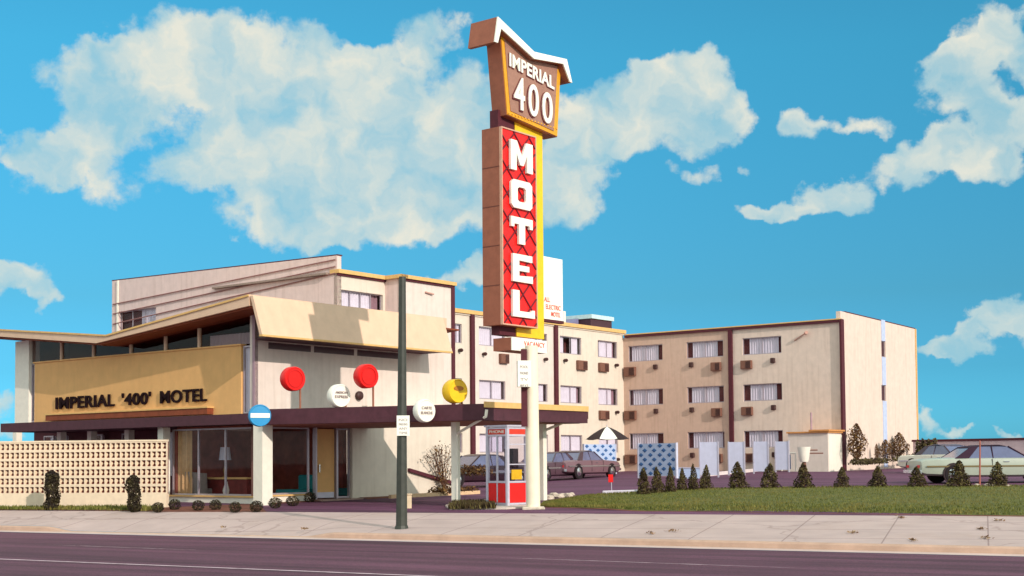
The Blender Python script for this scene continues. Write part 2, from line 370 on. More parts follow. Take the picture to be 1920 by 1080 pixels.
def ground(px, py):
    z = 0.0
    for _ in range(30):
        p = atZ(px, py, z); z2 = gz(p.x, p.y); z += (z2 - z) * .5
    return Vector((p.x, p.y, z))

def grid(name, xs, rows, zf, m, kind='structure'):
    """rows: function x -> list of y"""
    vs = []; fs = []; ny = None
    for x in xs:
        ys = rows(x); ny = len(ys)
        vs += [(x, y, zf(x, y)) for y in ys]
    for i in range(len(xs) - 1):
        for j in range(ny - 1):
            a = i * ny + j; fs.append((a, a + ny, a + ny + 1, a + 1))
    o = MB().add(vs, fs).build(name, m, smooth=True); props(o, kind=kind); return o
XS = [-400, -200, -100, -60, -40] + [-30 + 1.0 * i for i in range(81)] + [60, 80, 120, 200, 400]
def lin(a, b, n): return [a + (b - a) * i / n for i in range(n + 1)]

# asphalt materials
def asphalt(name, c, tar=True):
    m = mat(name, c, .82, .10, .6, .35, 45, spec=.25)
    t = m.node_tree; b = t.nodes['Principled BSDF']; src = b.inputs['Base Color'].links[0].from_socket
    g = t.nodes.new('ShaderNodeNewGeometry').outputs['Position']
    n = t.nodes.new('ShaderNodeTexNoise'); n.inputs['Scale'].default_value = 35; n.inputs['Detail'].default_value = 3; t.links.new(g, n.inputs['Vector'])
    mp = t.nodes.new('ShaderNodeMapRange'); mp.inputs[1].default_value = .35; mp.inputs[2].default_value = .75; mp.inputs[3].default_value = .72; mp.inputs[4].default_value = 1.4; t.links.new(n.outputs[0], mp.inputs[0])
    # long streaks of wear along the road
    ang = math.atan2(KRB[1].y - KRB[0].y, KRB[1].x - KRB[0].x)
    mpg = t.nodes.new('ShaderNodeMapping'); mpg.vector_type = 'TEXTURE'; mpg.inputs['Rotation'].default_value = (0, 0, ang); mpg.inputs['Scale'].default_value = (14, .55, 1); t.links.new(g, mpg.inputs[0])
    n2 = t.nodes.new('ShaderNodeTexNoise'); n2.inputs['Scale'].default_value = 1; n2.inputs['Detail'].default_value = 5; t.links.new(mpg.outputs[0], n2.inputs['Vector'])
    m2 = t.nodes.new('ShaderNodeMapRange'); m2.inputs[1].default_value = .3; m2.inputs[2].default_value = .7; m2.inputs[3].default_value = .6; m2.inputs[4].default_value = 1.5; t.links.new(n2.outputs[0], m2.inputs[0])
    mm = t.nodes.new('ShaderNodeMath'); mm.operation = 'MULTIPLY'; t.links.new(mp.outputs[0], mm.inputs[0]); t.links.new(m2.outputs[0], mm.inputs[1])
    vmn = t.nodes.new('ShaderNodeVectorMath'); vmn.operation = 'SCALE'; t.links.new(src, vmn.inputs[0]); t.links.new(mm.outputs[0], vmn.inputs['Scale']); t.links.new(vmn.outputs[0], b.inputs['Base Color'])
    return m
road_m = asphalt('road_asphalt', srgb(86, 52, 68))
lot_m = asphalt('lot_asphalt', srgb(94, 56, 80))
def pave_mat():
    m = mat('pavement_concrete', srgb(182, 160, 156), .9, .10, .9, .25, 50)
    t = m.node_tree; b = t.nodes['Principled BSDF']; src = b.inputs['Base Color'].links[0].from_socket
    g = t.nodes.new('ShaderNodeNewGeometry').outputs['Position']
    ang = math.atan2(LOT[1].y - LOT[0].y, LOT[1].x - LOT[0].x)
    mpg = t.nodes.new('ShaderNodeMapping'); mpg.vector_type = 'TEXTURE'; mpg.inputs['Rotation'].default_value = (0, 0, ang); t.links.new(g, mpg.inputs[0])
    sp = t.nodes.new('ShaderNodeSeparateXYZ'); t.links.new(mpg.outputs[0], sp.inputs[0])
    def joint(sock, pitch, wd):
        d = t.nodes.new('ShaderNodeMath'); d.operation = 'DIVIDE'; d.inputs[1].default_value = pitch; t.links.new(sock, d.inputs[0])
        f = t.nodes.new('ShaderNodeMath'); f.operation = 'FRACT'; t.links.new(d.outputs[0], f.inputs[0])
        l = t.nodes.new('ShaderNodeMath'); l.operation = 'LESS_THAN'; l.inputs[1].default_value = wd / pitch; t.links.new(f.outputs[0], l.inputs[0]); return l.outputs[0]
    j1 = joint(sp.outputs[0], 1.9, .03); j2 = joint(sp.outputs[1], 1.7, .05)
    mxj = t.nodes.new('ShaderNodeMath'); mxj.operation = 'MAXIMUM'; t.links.new(j1, mxj.inputs[0]); t.links.new(j2, mxj.inputs[1])
    n = t.nodes.new('ShaderNodeTexNoise'); n.inputs['Scale'].default_value = .35; n.inputs['Detail'].default_value = 7; n.inputs['Roughness'].default_value = .7; t.links.new(g, n.inputs['Vector'])
    mp = t.nodes.new('ShaderNodeMapRange'); mp.inputs[1].default_value = .52; mp.inputs[2].default_value = .72; mp.inputs[4].default_value = .55; t.links.new(n.outputs[0], mp.inputs[0])
    mx1 = t.nodes.new('ShaderNodeMix'); mx1.data_type = 'RGBA'; t.links.new(mp.outputs[0], mx1.inputs[0]); t.links.new(src, mx1.inputs[6]); mx1.inputs[7].default_value = srgb(164, 140, 128) + (1,)
    sc = t.nodes.new('ShaderNodeMath'); sc.operation = 'MULTIPLY'; sc.inputs[1].default_value = .55; t.links.new(mxj.outputs[0], sc.inputs[0])
    mx2 = t.nodes.new('ShaderNodeMix'); mx2.data_type = 'RGBA'; t.links.new(sc.outputs[0], mx2.inputs[0]); t.links.new(mx1.outputs[2], mx2.inputs[6]); mx2.inputs[7].default_value = srgb(110, 86, 86) + (1,)
    nd = t.nodes.new('ShaderNodeTexNoise'); nd.inputs['Scale'].default_value = 1.6; nd.inputs['Detail'].default_value = 5; t.links.new(g, nd.inputs['Vector'])
    ad = t.nodes.new('ShaderNodeMix'); ad.data_type = 'RGBA'; ad.blend_type = 'ADD'; ad.inputs[0].default_value = .9; t.links.new(g, ad.inputs[6]); t.links.new(nd.outputs['Color'], ad.inputs[7])
    vo = t.nodes.new('ShaderNodeTexVoronoi'); vo.feature = 'DISTANCE_TO_EDGE'; vo.inputs['Scale'].default_value = .2; t.links.new(ad.outputs[2], vo.inputs['Vector'])
    lt = t.nodes.new('ShaderNodeMapRange'); lt.inputs[1].default_value = .003; lt.inputs[2].default_value = .010; lt.inputs[3].default_value = .32; lt.inputs[4].default_value = 0; t.links.new(vo.outputs['Distance'], lt.inputs[0])
    mx4 = t.nodes.new('ShaderNodeMix'); mx4.data_type = 'RGBA'; t.links.new(lt.outputs[0], mx4.inputs[0]); t.links.new(mx2.outputs[2], mx4.inputs[6]); mx4.inputs[7].default_value = srgb(116, 92, 86) + (1,)
    t.links.new(mx4.outputs[2], b.inputs['Base Color']); return m
pave = pave_mat()
kerb_face_m = mat('kerb_concrete', srgb(186, 154, 136), .9, .15, 2, .3, 40)
gutter_m = mat('gutter_concrete', srgb(196, 172, 164), .9, .12, 1.5, .3, 40)

grid('ground', XS, lambda x: lin(line_y(LOT, x) - .02, line_y(LOT, x) + 60, 60) + [line_y(LOT, x) + e for e in (80, 150, 400, 1500)], gz, lot_m)
# driveway apron: kerb drops between these two places along the kerb
AX0, AX1 = atZ(130, 990, -.3).x, atZ(568, 997, -.3).x
def drop(x): return sm((x - AX0 + .9) / .9) * (1 - sm((x - AX1) / .9)) * .11
def zpave(x, y):
    yl, yk = line_y(LOT, x), line_y(KRB, x); t = (y - yk) / (yl - yk); return -.3 + .3 * t - drop(x) * (1 - sm(t / .5))
XP = sorted(set(lin(-30, 40, 140) + [AX0 - .9 + .1 * i for i in range(10)] + [AX1 + .1 * i for i in range(10)]))
grid('pavement', XP, lambda x: lin(line_y(KRB, x) + .16, line_y(LOT, x), 8), zpave, pave)
# kerb: a stone strip with rounded nose and face
kb = MB(); vs = []; fs = []
for x in XP:
    yk = line_y(KRB, x); dz = drop(x)
    vs += [(x, yk + .16, -.3 + .012 - dz), (x, yk + .03, -.3 + .004 - dz), (x, yk, -.325 - dz), (x, yk - .02, -.43)]
for i in range(len(XP) - 1):
    for j in range(3): a = i * 4 + j; fs.append((a, a + 4, a + 5, a + 1))
kb.add(vs, fs); props(kb.build('kerb', kerb_face_m), kind='structure')
grid('gutter', XP, lambda x: lin(line_y(KRB, x) - .62, line_y(KRB, x) + .02, 2), lambda x, y: -.416, gutter_m)
grid('road', XS, lambda x: [-60] + lin(-20, line_y(KRB, x) - .6, 10), lambda x, y: -.42, road_m)
# worn painted lines on the road
line_m = mat('worn_road_paint', srgb(196, 172, 180), .8, .35, 3.5)
def road_line(p, q, wdt, name='road_markings'):
    a, b = atZ(*p, -.416), atZ(*q, -.416); d = (b - a).normalized(); n = Vector((-d.y, d.x, 0)) * wdt / 2; e = d * 30
    a0, b0 = a - e, b + e
    k = 60; mb = MB(); vs = []; rr = random.Random(3)
    for i in range(k + 1):
        c = a0.lerp(b0, i / k); j = wdt * .12 * rr.uniform(-1, 1); vs += [c - n * (1 + j), c + n * (1 + j)]
    mb.add(vs, [(2 * i, 2 * i + 2, 2 * i + 3, 2 * i + 1) for i in range(k)])
    props(mb.build(name, line_m), kind='structure')
road_line((0, 1048), (830, 1081), .10)
def road_seam(p, q, wdt):
    a, b = atZ(*p, -.415), atZ(*q, -.415); d = (b - a).normalized(); n = Vector((-d.y, d.x, 0)) * wdt / 2
    vs = [];  k = 30; rr = random.Random(5)
    for i in range(k + 1):
        c = a.lerp(b, i / k); j = rr.uniform(.3, 1) * math.sin(math.pi * (i + .3) / (k + .6)); vs += [c - n * j, c + n * j]
    props(MB().add(vs, [(2 * i, 2 * i + 2, 2 * i + 3, 2 * i + 1) for i in range(k)]).build('road_markings', line_m), kind='structure')
road_seam((90, 1021), (390, 1032), .05); road_seam((930, 1045), (1530, 1066), .07)

# ---------------------------------------------------------------- lawn and planted strips
def foliage_mat(name, c1, c2, c3, patch=None):
    m = bpy.data.materials.new(name); m.use_nodes = True; t = m.node_tree; b = t.nodes['Principled BSDF']; b.inputs['Roughness'].default_value = .7; b.inputs['Specular IOR Level'].default_value = .2
    g = t.nodes.new('ShaderNodeNewGeometry'); n = t.nodes.new('ShaderNodeTexNoise'); n.inputs['Scale'].default_value = 5; n.inputs['Detail'].default_value = 3; t.links.new(g.outputs['Position'], n.inputs['Vector'])
    ri = t.nodes.new('ShaderNodeMath'); ri.operation = 'MULTIPLY_ADD'; ri.inputs[1].default_value = .5; t.links.new(g.outputs['Random Per Island'], ri.inputs[0])
    sb = t.nodes.new('ShaderNodeMath'); sb.operation = 'SUBTRACT'; sb.inputs[1].default_value = .25; t.links.new(n.outputs[0], sb.inputs[0]); t.links.new(sb.outputs[0], ri.inputs[2])
    r = t.nodes.new('ShaderNodeValToRGB'); r.color_ramp.elements[0].color = c1 + (1,); r.color_ramp.elements[0].position = .2; r.color_ramp.elements[1].color = c3 + (1,); r.color_ramp.elements[1].position = .85
    e = r.color_ramp.elements.new(.5); e.color = c2 + (1,)
    t.links.new(ri.outputs[0], r.inputs[0]); last = r.outputs[0]
    if patch:
        n2 = t.nodes.new('ShaderNodeTexNoise'); n2.inputs['Scale'].default_value = .55; n2.inputs['Detail'].default_value = 6; n2.inputs['Roughness'].default_value = .65; t.links.new(g.outputs['Position'], n2.inputs['Vector'])
        m2 = t.nodes.new('ShaderNodeMapRange'); m2.inputs[1].default_value = .48; m2.inputs[2].default_value = .70; m2.inputs[4].default_value = .8; t.links.new(n2.outputs[0], m2.inputs[0])
        mx = t.nodes.new('ShaderNodeMix'); mx.data_type = 'RGBA'; t.links.new(m2.outputs[0], mx.inputs[0]); t.links.new(last, mx.inputs[6]); mx.inputs[7].default_value = patch + (1,); last = mx.outputs[2]
    t.links.new(last, b.inputs['Base Color']); return m
leaf_dk = foliage_mat('dark_evergreen', srgb(46, 32, 25), srgb(68, 54, 33), srgb(110, 100, 56))
leaf_weed = foliage_mat('dry_weed', srgb(110, 84, 66), srgb(140, 112, 88), srgb(176, 150, 120))
leaf_lt = foliage_mat('bronze_leaf', srgb(56, 34, 26), srgb(92, 60, 38), srgb(140, 108, 58))
leaf_ball = foliage_mat('clipped_evergreen', srgb(30, 22, 20), srgb(46, 36, 27), srgb(84, 76, 46))
grass_m = foliage_mat('lawn_grass', srgb(68, 74, 28), srgb(94, 98, 42), srgb(136, 130, 66), srgb(132, 112, 60))
soil_m = mat('bare_soil', srgb(112, 66, 52), .95, .25, 4, .5, 20)
def in_poly(x, y, poly):
    c = False; n = len(poly)
    for i in range(n):
        a, b = poly[i], poly[(i + 1) % n]
        if (a.y > y) != (b.y > y) and x < (b.x - a.x) * (y - a.y) / (b.y - a.y) + a.x: c = not c
    return c
def strip_sheet(name, front, back, h, m, nx=60, ny=8):
    """sheet between a front and back polyline of ground points, slightly humped"""
    def along(pl, t):
        k = t * (len(pl) - 1); i = min(int(k), len(pl) - 2); return pl[i].lerp(pl[i + 1], k - i)
    vs = []
    for i in range(nx + 1):
        a, b = along(front, i / nx), along(back, i / nx)
        for j in range(ny + 1):
            p = a.lerp(b, j / ny); e = min(j, ny - j) / ny
            vs.append((p.x, p.y, gz(p.x, p.y) + h * min(1, e * 8) + .005))
    o = MB().add(vs, [(i * (ny + 1) + j, (i + 1) * (ny + 1) + j, (i + 1) * (ny + 1) + j + 1, i * (ny + 1) + j + 1) for i in range(nx) for j in range(ny)]).build(name, m, smooth=True)
    props(o, kind='structure'); return front + back[::-1], along
def blades(name, front, back, n, h, m, rnd, wd=.02):
    def along(pl, t):
        k = t * (len(pl) - 1); i = min(int(k), len(pl) - 2); return pl[i].lerp(pl[i + 1], k - i)
    vs = []; fs = []
    for _ in range(n):
        t = rnd.random(); q = rnd.random(); p = along(front, t).lerp(along(back, t), q); z = gz(p.x, p.y) + .03; g = rnd.uniform(0, 6.28); hh = h * rnd.uniform(.5, 1.2)
        dx, dy = math.cos(g) * wd, math.sin(g) * wd; lx, ly = rnd.uniform(-.4, .4) * hh, rnd.uniform(-.4, .4) * hh; k = len(vs)
        vs += [(p.x - dx, p.y - dy, z), (p.x + dx, p.y + dy, z), (p.x + lx, p.y + ly, z + hh)]; fs.append((k, k + 1, k + 2))
    o = MB().add(vs, fs); me = bpy.data.meshes.new(name); me.from_pydata(o.v, [], o.f); me.materials.append(m); ob = bpy.data.objects.new(name, me); COL.objects.link(ob); return ob
lf = [ground(1012, 951), ground(1200, 959), ground(1500, 962.5), ground(1920, 968), ground(2100, 970)]
lb = [ground(1022, 944), ground(1100, 930), ground(1200, 924), ground(1330, 917), ground(1500, 915), ground(1920, 912), ground(2150, 912)]
# (each polyline is resampled evenly by index, so give both the same count)
def resample(pl, n):
    Ls = [0]
    for i in range(len(pl) - 1): Ls.append(Ls[-1] + (pl[i + 1] - pl[i]).length)
    o = []
    for k in range(n):
        d = Ls[-1] * k / (n - 1); i = 0
        while i < len(pl) - 2 and Ls[i + 1] < d: i += 1
        o.append(pl[i].lerp(pl[i + 1], (d - Ls[i]) / (Ls[i + 1] - Ls[i])))
    return o
lf, lb = resample(lf, 30), resample(lb, 30)
lawn_base = mat('lawn_turf', srgb(88, 90, 40), .95, .25, 3, .6, 30)
strip_sheet('lawn', lf, lb, .05, lawn_base, 80, 10)
RG = random.Random(11)
gr = blades('grass', lf, lb, 60000, .06, grass_m, RG, .014); props(gr, 'short green lawn grass between the pavement and the car park', 'grass', kind='stuff')
edge_soil = [p + Vector((0, -.12, 0)) for p in lf]
strip_sheet('soil_edge', edge_soil, [p + Vector((0, .06, 0)) for p in lf], .012, soil_m, 80, 2)

# ================================================================= LOBBY BUILDING
K = Vector((-8.18, 43.0))
LF = Fac(K, U)              # upper front facade, a grows to the left
LR = Fac(K, V)              # upper right wall, a grows to the right / away
OFF_F, OFF_R = 1.2, 1.5
LG = LF.shift(OFF_F)        # glazed ground floor front
LRG = LR.shift(OFF_R)       # ground floor right wall
lob = empty('lobby_building', (K.x, K.y, 0.05), 'cream two storey motel lobby with butterfly roof, tan lettered front panel and dark canopy band', 'building')
ZP1 = LF.z(440, 648.5); ZP0 = 2.95
aL = LF.s(33); aPanelL = LF.s(64); aPanelR = LF.s(452)
ZC0, ZC1 = 2.44, 2.89      # canopy slab
# upper front: tan panel with clerestory glass above
mb = MB(); LF.box(mb, aPanelR, aPanelL, ZC1, ZP1, -.2, 0); LF.box(mb, aPanelR - .04, aPanelL + .04, ZP1, ZP1 + .05, -.2, .05)
mb.build('front_panel', panel_tan, lob)
mb = MB(); LF.box(mb, aPanelL + .28, aL + .1, ZC1, LF.z(40, 640) , -.4, .06); mb.build('corner_pier', white, lob)
mb = MB(); LF.box(mb, .0, .12, ZC1, ZP1 + 1.0, -.12, .02); mb.build('corner_pier', mat('mauve_pier', srgb(170, 140, 150), .7), lob)
for (a0, a1) in ((aPanelL + .03, aPanelL + .28), (.14, aPanelR - .03)):
    add_window(LF, lob, (a0, a1, ZC1 + .02, ZP1 - .02), .06, 'full', 0)
# sign ledge under the letters
a0, a1 = LF.s(400, 775), LF.s(97, 780)
mb = MB(); LF.box(mb, a0, a1, LF.z(250, 783), LF.z(250, 772), .0, .26); mb.build('sign_ledge', soffit, lob)
mb = MB(); LF.box(mb, a0 - .03, a1 + .03, LF.z(250, 772), LF.z(250, 769.5), .0, .29); mb.build('ledge_cap', ochre, lob)
# letters

zl = LF.z(107.5, 767.5); zr = LF.z(389.5, 752.5); hgt = LF.z(250, 736.5) - LF.z(250, 760)
for txt, p0, p1 in (("IMPERIAL", 107, 217), ("'400'", 231, 285), ("MOTEL", 303, 390)):
    f0, f1 = (p0 - 107) / 283, (p1 - 107) / 283
    b0, b1 = LF.s(p0, 760), LF.s(p1, 750)
    mb = MB(); text_on(mb, LF, txt, (b0, zl + (zr - zl) * f0), (b1, zl + (zr - zl) * f1), hgt, .03, .08, .018, 1.06); mb.build('lettering', letter_dk, lob)
# butterfly roof: front profile in the roof front plane, extruded back
RF = LF.shift(1.0)
prof_top = [RF.hit(-130, 610), RF.hit(0, 617), RF.hit(200, 627.5), RF.hit(467, 552)]
prof_bot = [RF.hit(467, 573), RF.hit(180, 643.5), RF.hit(0, 631), RF.hit(-130, 624)]
poly = [RF.pt(a, z) for a, z in prof_top + prof_bot]
vec = Vector((V.x, V.y, 0)) * 9.4
mb = MB(); mb.prism(poly, vec); mb.build('roof', roofcream, lob)
# soffit boards just under the roof slab, set back from the fascia
sp = [(a, z - .004) for a, z in prof_bot]; sp2 = [(a, z - .06) for a, z in prof_bot]
mb = MB(); mb.prism([RF.pt(a, z, -.10) for a, z in sp + sp2[::-1]], Vector((V.x, V.y, 0)) * 10); mb.build('soffit', soffit, lob)
mb = MB(); mb.prism([RF.pt(a, z, .012) for a, z in [(p[0], p[1] + .0) for p in prof_top] + [(p[0], p[1] - .06) for p in prof_top[::-1]]], -RF.n * .0 + RF.n * .03); mb.build('roof_edge_strip', ochre, lob)
# clerestory band
zt_of = lambda a: None
def roof_under(a):
    pts = sorted(sp2)
    for i in range(len(pts) - 1):
        if pts[i][0] <= a <= pts[i + 1][0]:
            f = (a - pts[i][0]) / (pts[i + 1][0] - pts[i][0]); return pts[i][1] + f * (pts[i + 1][1] - pts[i][1])
    return pts[0][1] if a < pts[0][0] else pts[-1][1]
ms = [LF.s(p, 660) for p in (470, 371, 308, 243, 173, 113, 46)]
for a in ms[1:-1]: mb = MB(); LF.box(mb, a - .05, a + .05, ZP1 + .05, roof_under(a), -.12, -.02); mb.build('mullion', roofcream, lob)
for i in range(len(ms) - 1):
    a0, a1 = ms[i] + .05, ms[i + 1] - .05
    g = MB(); g.add([LF.pt(a0, ZP1 + .05, -.08), LF.pt(a1, ZP1 + .05, -.08), LF.pt(a1, roof_under(a1), -.08), LF.pt(a0, roof_under(a0), -.08)], [(0, 1, 2, 3)])
    wo = g.build('clerestory_window', GLASS_DARK, lob)
    if i == 0:
        c = MB(); pleats(c, LF, a0 + .02, a1 - .3, ZP1 + .06, roof_under(a0) - .5, -.2); c.build('curtain', curtain_m, wo)
# interior core so that windows look into a room
mb = MB()
q = lambda a, d, z: LF.pt(a, z, d)
aa_ = [.05] + [.05 + (aL - .1) * i / 24 for i in range(1, 25)]
for i in range(24): mb.add([q(aa_[i], -1.9, ZC1), q(aa_[i + 1], -1.9, ZC1), q(aa_[i + 1], -1.9, roof_under(aa_[i + 1]) + .05), q(aa_[i], -1.9, roof_under(aa_[i]) + .05)], [(0, 1, 2, 3)])
LF.box(mb, .26, .3, ZC1, roof_under(.3), -1.9, -.1); LF.box(mb, aL - .5, aL - .45, ZC1, roof_under(aL - .4), -1.9, -.1)
LF.box(mb, .1, aL, ZC1 - .05, ZC1 - .02, -9, -.2)
mb.build('room_lining', interior, lob)
# upper right wall
aRend = LR.s(832, 700)
mb = MB(); LR.box(mb, 0.0, aRend, ZC1, 6.3, -.25, 0); mb.build('side_wall', pinkcream, lob)
mb = MB(); LR.box(mb, 4.0, aRend - .01, ZC1, 5.0, -9, -.26); mb.build('rear_block', interior, lob)
mb = MB(); LF.box(mb, aL - .05, aL + .1, ZC1, LF.z(40, 640) - .1, -9.5, -.42); mb.build('side_wall', pinkcream, lob)
# sloping eaves board along the right side
ET = LR.shift(1.02); EB = LR.shift(1.45)
zt, zb = ET.z(467, 553), EB.z(485, 626)
e0 = (RF.o - ET.o).dot(ET.d); aEnd = ET.s(831, 630)
p = [ET.pt(e0, zt), EB.pt(e0, zb), EB.pt(e0, zb - .05), ET.pt(e0, zb - .05, -.0)]
mb = MB(); n_in = -LR.n * .08
def slope_slab(mb, f0, f1, z0, z1, a0, a1, th):
    mb.hexa([f1.pt(a0, z1), f1.pt(a1, z1), f1.pt(a1, z1, -th), f1.pt(a0, z1, -th), f0.pt(a0, z0), f0.pt(a1, z0), f0.pt(a1, z0, -th), f0.pt(a0, z0, -th)])
slope_slab(mb, ET, EB, zt, zb, e0, aEnd, .12); mb.build('eaves_board', roofcream, lob)
mb = MB(); EB.box(mb, e0, aEnd, zb - .06, zb - .003, -.13, .02); mb.build('eaves_trim', ochre, lob)
mb = MB(); LR.box(mb, .02, aEnd - .02, zb - .02, zb + .03, .01, 1.36); mb.build('eaves_soffit', fascia_dk, lob)
# dark window band high under the eaves
zc1, zc0 = zb - .065, zb - .27
for p0_, p1_ in ((503, 582), (589, 663), (670, 748)):
    q0_, q1_ = LR.s(p0_, 645), LR.s(p1_, 645)
    mb = MB(); LR.box(mb, q0_, q1_, zc0, zc1, .0, .02); mb.build('clerestory_window', mat('dark_clerestory', srgb(74, 34, 40), .3, .15, 4, spec=.4), lob)
# round lamp on side wall
c = LR.pt(*LR.hit(671, 742)); mb = MB(); mb.lathe([(.14, 0), (.16, .05), (.15, .13), (.09, .17)], c, LR.n, 16); mb.build('wall_lamp', lampdk, lob, smooth=True)
# canopy slab: thin left wing along the front, thicker porte-cochere at right
CF = LF.shift(1.85)
cl, crr = CF.s(1, 800), CF.s(487, 785)
mb = MB(); CF.box(mb, crr, cl, CF.z(250, 802), CF.z(250, 784), -4.2, 0); mb.build('canopy', fascia_dk, lob)
pA = atY(500, 780, 39.6); pB = atY(907, 770, 37.0); pC = Vector((pB.x, pB.y, 0)) + Vector((V.x, V.y, 0)) * 5.0
sD = LRG.s(688, 795); pD = LRG.pt(sD, 0, -.3); pE = LRG.pt(.2, 0, -1.6)
pA0 = CF.pt(crr, 0, .02)
poly = [Vector((p.x, p.y, ZC0)) for p in (pA, pB, pC, pD, pE)]
mb = MB(); mb.prism(poly, (0, 0, ZC1 - ZC0)); mb.build('canopy', fascia_dk, lob)
# light strip on top of the right-hand canopy edge
dv = Vector((V.x, V.y, 0)); nb = Vector((-U.x, -U.y, 0))
mb = MB(); b0 = Vector((pB.x, pB.y, ZC1 - .10)) + nb * .004; mb.prism([b0, b0 + dv * 5.0, b0 + dv * 5.0 + Vector((0, 0, .16)), b0 + Vector((0, 0, .16))], nb * .04); mb.build('canopy_edge', ochre, lob)
# ceiling of canopy
mb = MB(); cen = sum((p for p in poly), Vector()) / 5; mb.prism([cen + (p - cen) * .96 - Vector((0, 0, .012)) for p in poly], (0, 0, .008)); mb.build('canopy_ceiling', mat('warm_ceiling', srgb(150, 96, 80), .8), lob)

# ground floor, right side
sW = LRG.s(661, 880); sEnd = LRG.s(849, 860)
g0 = .06
mb = MB(); LRG.box(mb, sW, sEnd, -.1, ZC0 - .0, -.25, 0); mb.build('ground_wall', cream, lob)
mb = MB(); LRG.box(mb, sD + .02, sEnd, ZC0, ZC1 + .3, -.25, -.004); mb.build('ground_wall', cream, lob)
mb = MB(); LR.box(mb, LR.s(690, 760), aRend, ZC1, ZC1 + .3, .0, 1.25); mb.build('lower_roof', cream, lob)
ZS = LRG.z(540, 930)
mb = MB(); LRG.box(mb, -1.12, LRG.s(583, 930), -.1, ZS, -.25, 0); LG.box(mb, -OFF_R + .05, LG.s(318, 930), -.1, LG.z(400, 932), -.25, 0); mb.build('plinth', white, lob)
mb = MB(); LG.box(mb, -OFF_R + .04, LG.s(316, 930), LG.z(400, 932), LG.z(400, 929), -.27, .05); LRG.box(mb, -1.1, LRG.s(583, 930), ZS, ZS + .05, -.27, .04); mb.build('sill', ochre, lob)
def glazing(fac, a0, a1, z0, z1, n, parent, gm=GLASS, nm='shop_window'):
    mb = MB(); f = .05
    fac.box(mb, a0, a1, z0, z0 + f, -.16, -.10); fac.box(mb, a0, a1, z1 - f, z1, -.16, -.10)
    for i in range(n + 1):
        c = a0 + (a1 - a0) * i / n; c = min(max(c, a0 + f / 2), a1 - f / 2); fac.box(mb, c - f / 2, c + f / 2, z0 + f, z1 - f, -.16, -.10)
    w_ = mb.build(nm, frame_m, parent)
    g = MB(); g.add([fac.pt(a0, z0, -.13), fac.pt(a1, z0, -.13), fac.pt(a1, z1, -.13), fac.pt(a0, z1, -.13)], [(0, 1, 2, 3)]); g.build('pane', gm, w_); return w_
zs = LG.z(400, 929)
glazing(LG, -OFF_R + .35, LG.s(318, 880), zs + .0, ZC0 - .02, 3, lob)
mb = MB(); LG.box(mb, -OFF_R + .06, -OFF_R + .34, zs, ZC0 - .01, -.2, -.02); mb.build('corner_pier', mat('brown_pier', srgb(120, 82, 76), .7), lob)
glazing(LRG, -1.0, LRG.s(584, 860), ZS + .05, ZC0 - .02, 1, lob)
dA, dB = LRG.s(597, 860), LRG.s(633, 860)
mb = MB(); LRG.box(mb, dA + .03, dB - .03, g0 + .12, ZC0 - .05, -.17, -.12); dr = mb.build('door', panel_tan, lob)
mb = MB(); LRG.box(mb, dA - .06, dA, g0, ZC0, -.2, -.05); LRG.box(mb, dB, dB + .06, g0, ZC0, -.2, -.05); mb.build('door_frame', frame_m, lob)
mb = MB(); LRG.box(mb, dA + .1, dA + .14, 1.0, 1.25, -.12, -.06); mb.build('handle', chrome, dr)
mb = MB(); LRG.box(mb, dA + .05, dB - .05, g0 + .12, g0 + .3, -.12, -.112); mb.build('kick_plate', steel, dr)
glazing(LRG, dB + .08, sW - .02, g0 + .1, ZC0 - .02, 1, lob)
mb = MB(); LRG.box(mb, LRG.s(585), sW, -.05, g0 + .08, -.3, .5); mb.build('doorstep', mat('step_concrete', srgb(170, 140, 130), .9, .15, 4, .3), lob)
# ground floor left part, behind the block wall
mb = MB()
LF.box(mb, LG.s(318) + .1, aL, -.1, ZC1 + .3, -.9, -.7); mb.build('ground_wall', mat('maroon_wall', srgb(98, 52, 58), .85, .2, 3), lob)
for px in (38, 121, 178, 248):
    c = LF.s(px, 815); mb = MB(); LF.box(mb, c - .12, c + .12, 0, ZC0 + .1, .0, .24); mb.build('post', white, lob)
for p0, p1 in ((62, 80), (96, 105), (155, 172), (208, 221), (278, 303)):
    a0, a1 = sorted((LF.s(p0, 812), LF.s(p1, 812))); add_window(LF, lob, (a0, a1, .9, ZC0 - .05), .45, 'left', 0)
# white columns
c = atY(493, 860, 40.2); mb = MB(); LF_c = Fac((c.x, c.y), U); LF_c.box(mb, -.2, .2, -.1, CF.z(487, 796) + .25, -.2, .2); mb.build('column', white, lob)
c = LG.pt(LG.s(313), 0, .12); fc = Fac((c.x, c.y), U); mb = MB(); fc.box(mb, -.14, .14, .0, ZC0 + .1, -.14, .14); mb.build('column', white, lob)
# lobby floor, back walls
mb = MB(); LG.box(mb, -OFF_R + .1, LG.s(318), -.05, g0 + .06, -8, -.3); mb.build('lobby_floor', mat('lobby_floor', srgb(150, 96, 80), .5, .2, 3), lob)
mb = MB(); LG.box(mb, -OFF_R + .8, LG.s(318), g0 + .07, ZC0 + .3, -4.6, -4.4); LG.box(mb, LG.s(318) - .05, LG.s(318) + .1, g0, ZC0, -4.4, -.25); LG.box(mb, -OFF_R + .1, LG.s(318), ZC0 + .006, ZC0 + .05, -6, -.3); mb.build('room_lining', mat('lobby_panelling', srgb(170, 92, 76), .7, .25, 3), lob)
mb = MB(); pleats(mb, LG, LG.s(345, 870), LG.s(321, 870), zs + .02, ZC0 - .05, -.32, .05, .2); mb.build('curtain', curtain_tan, lob)
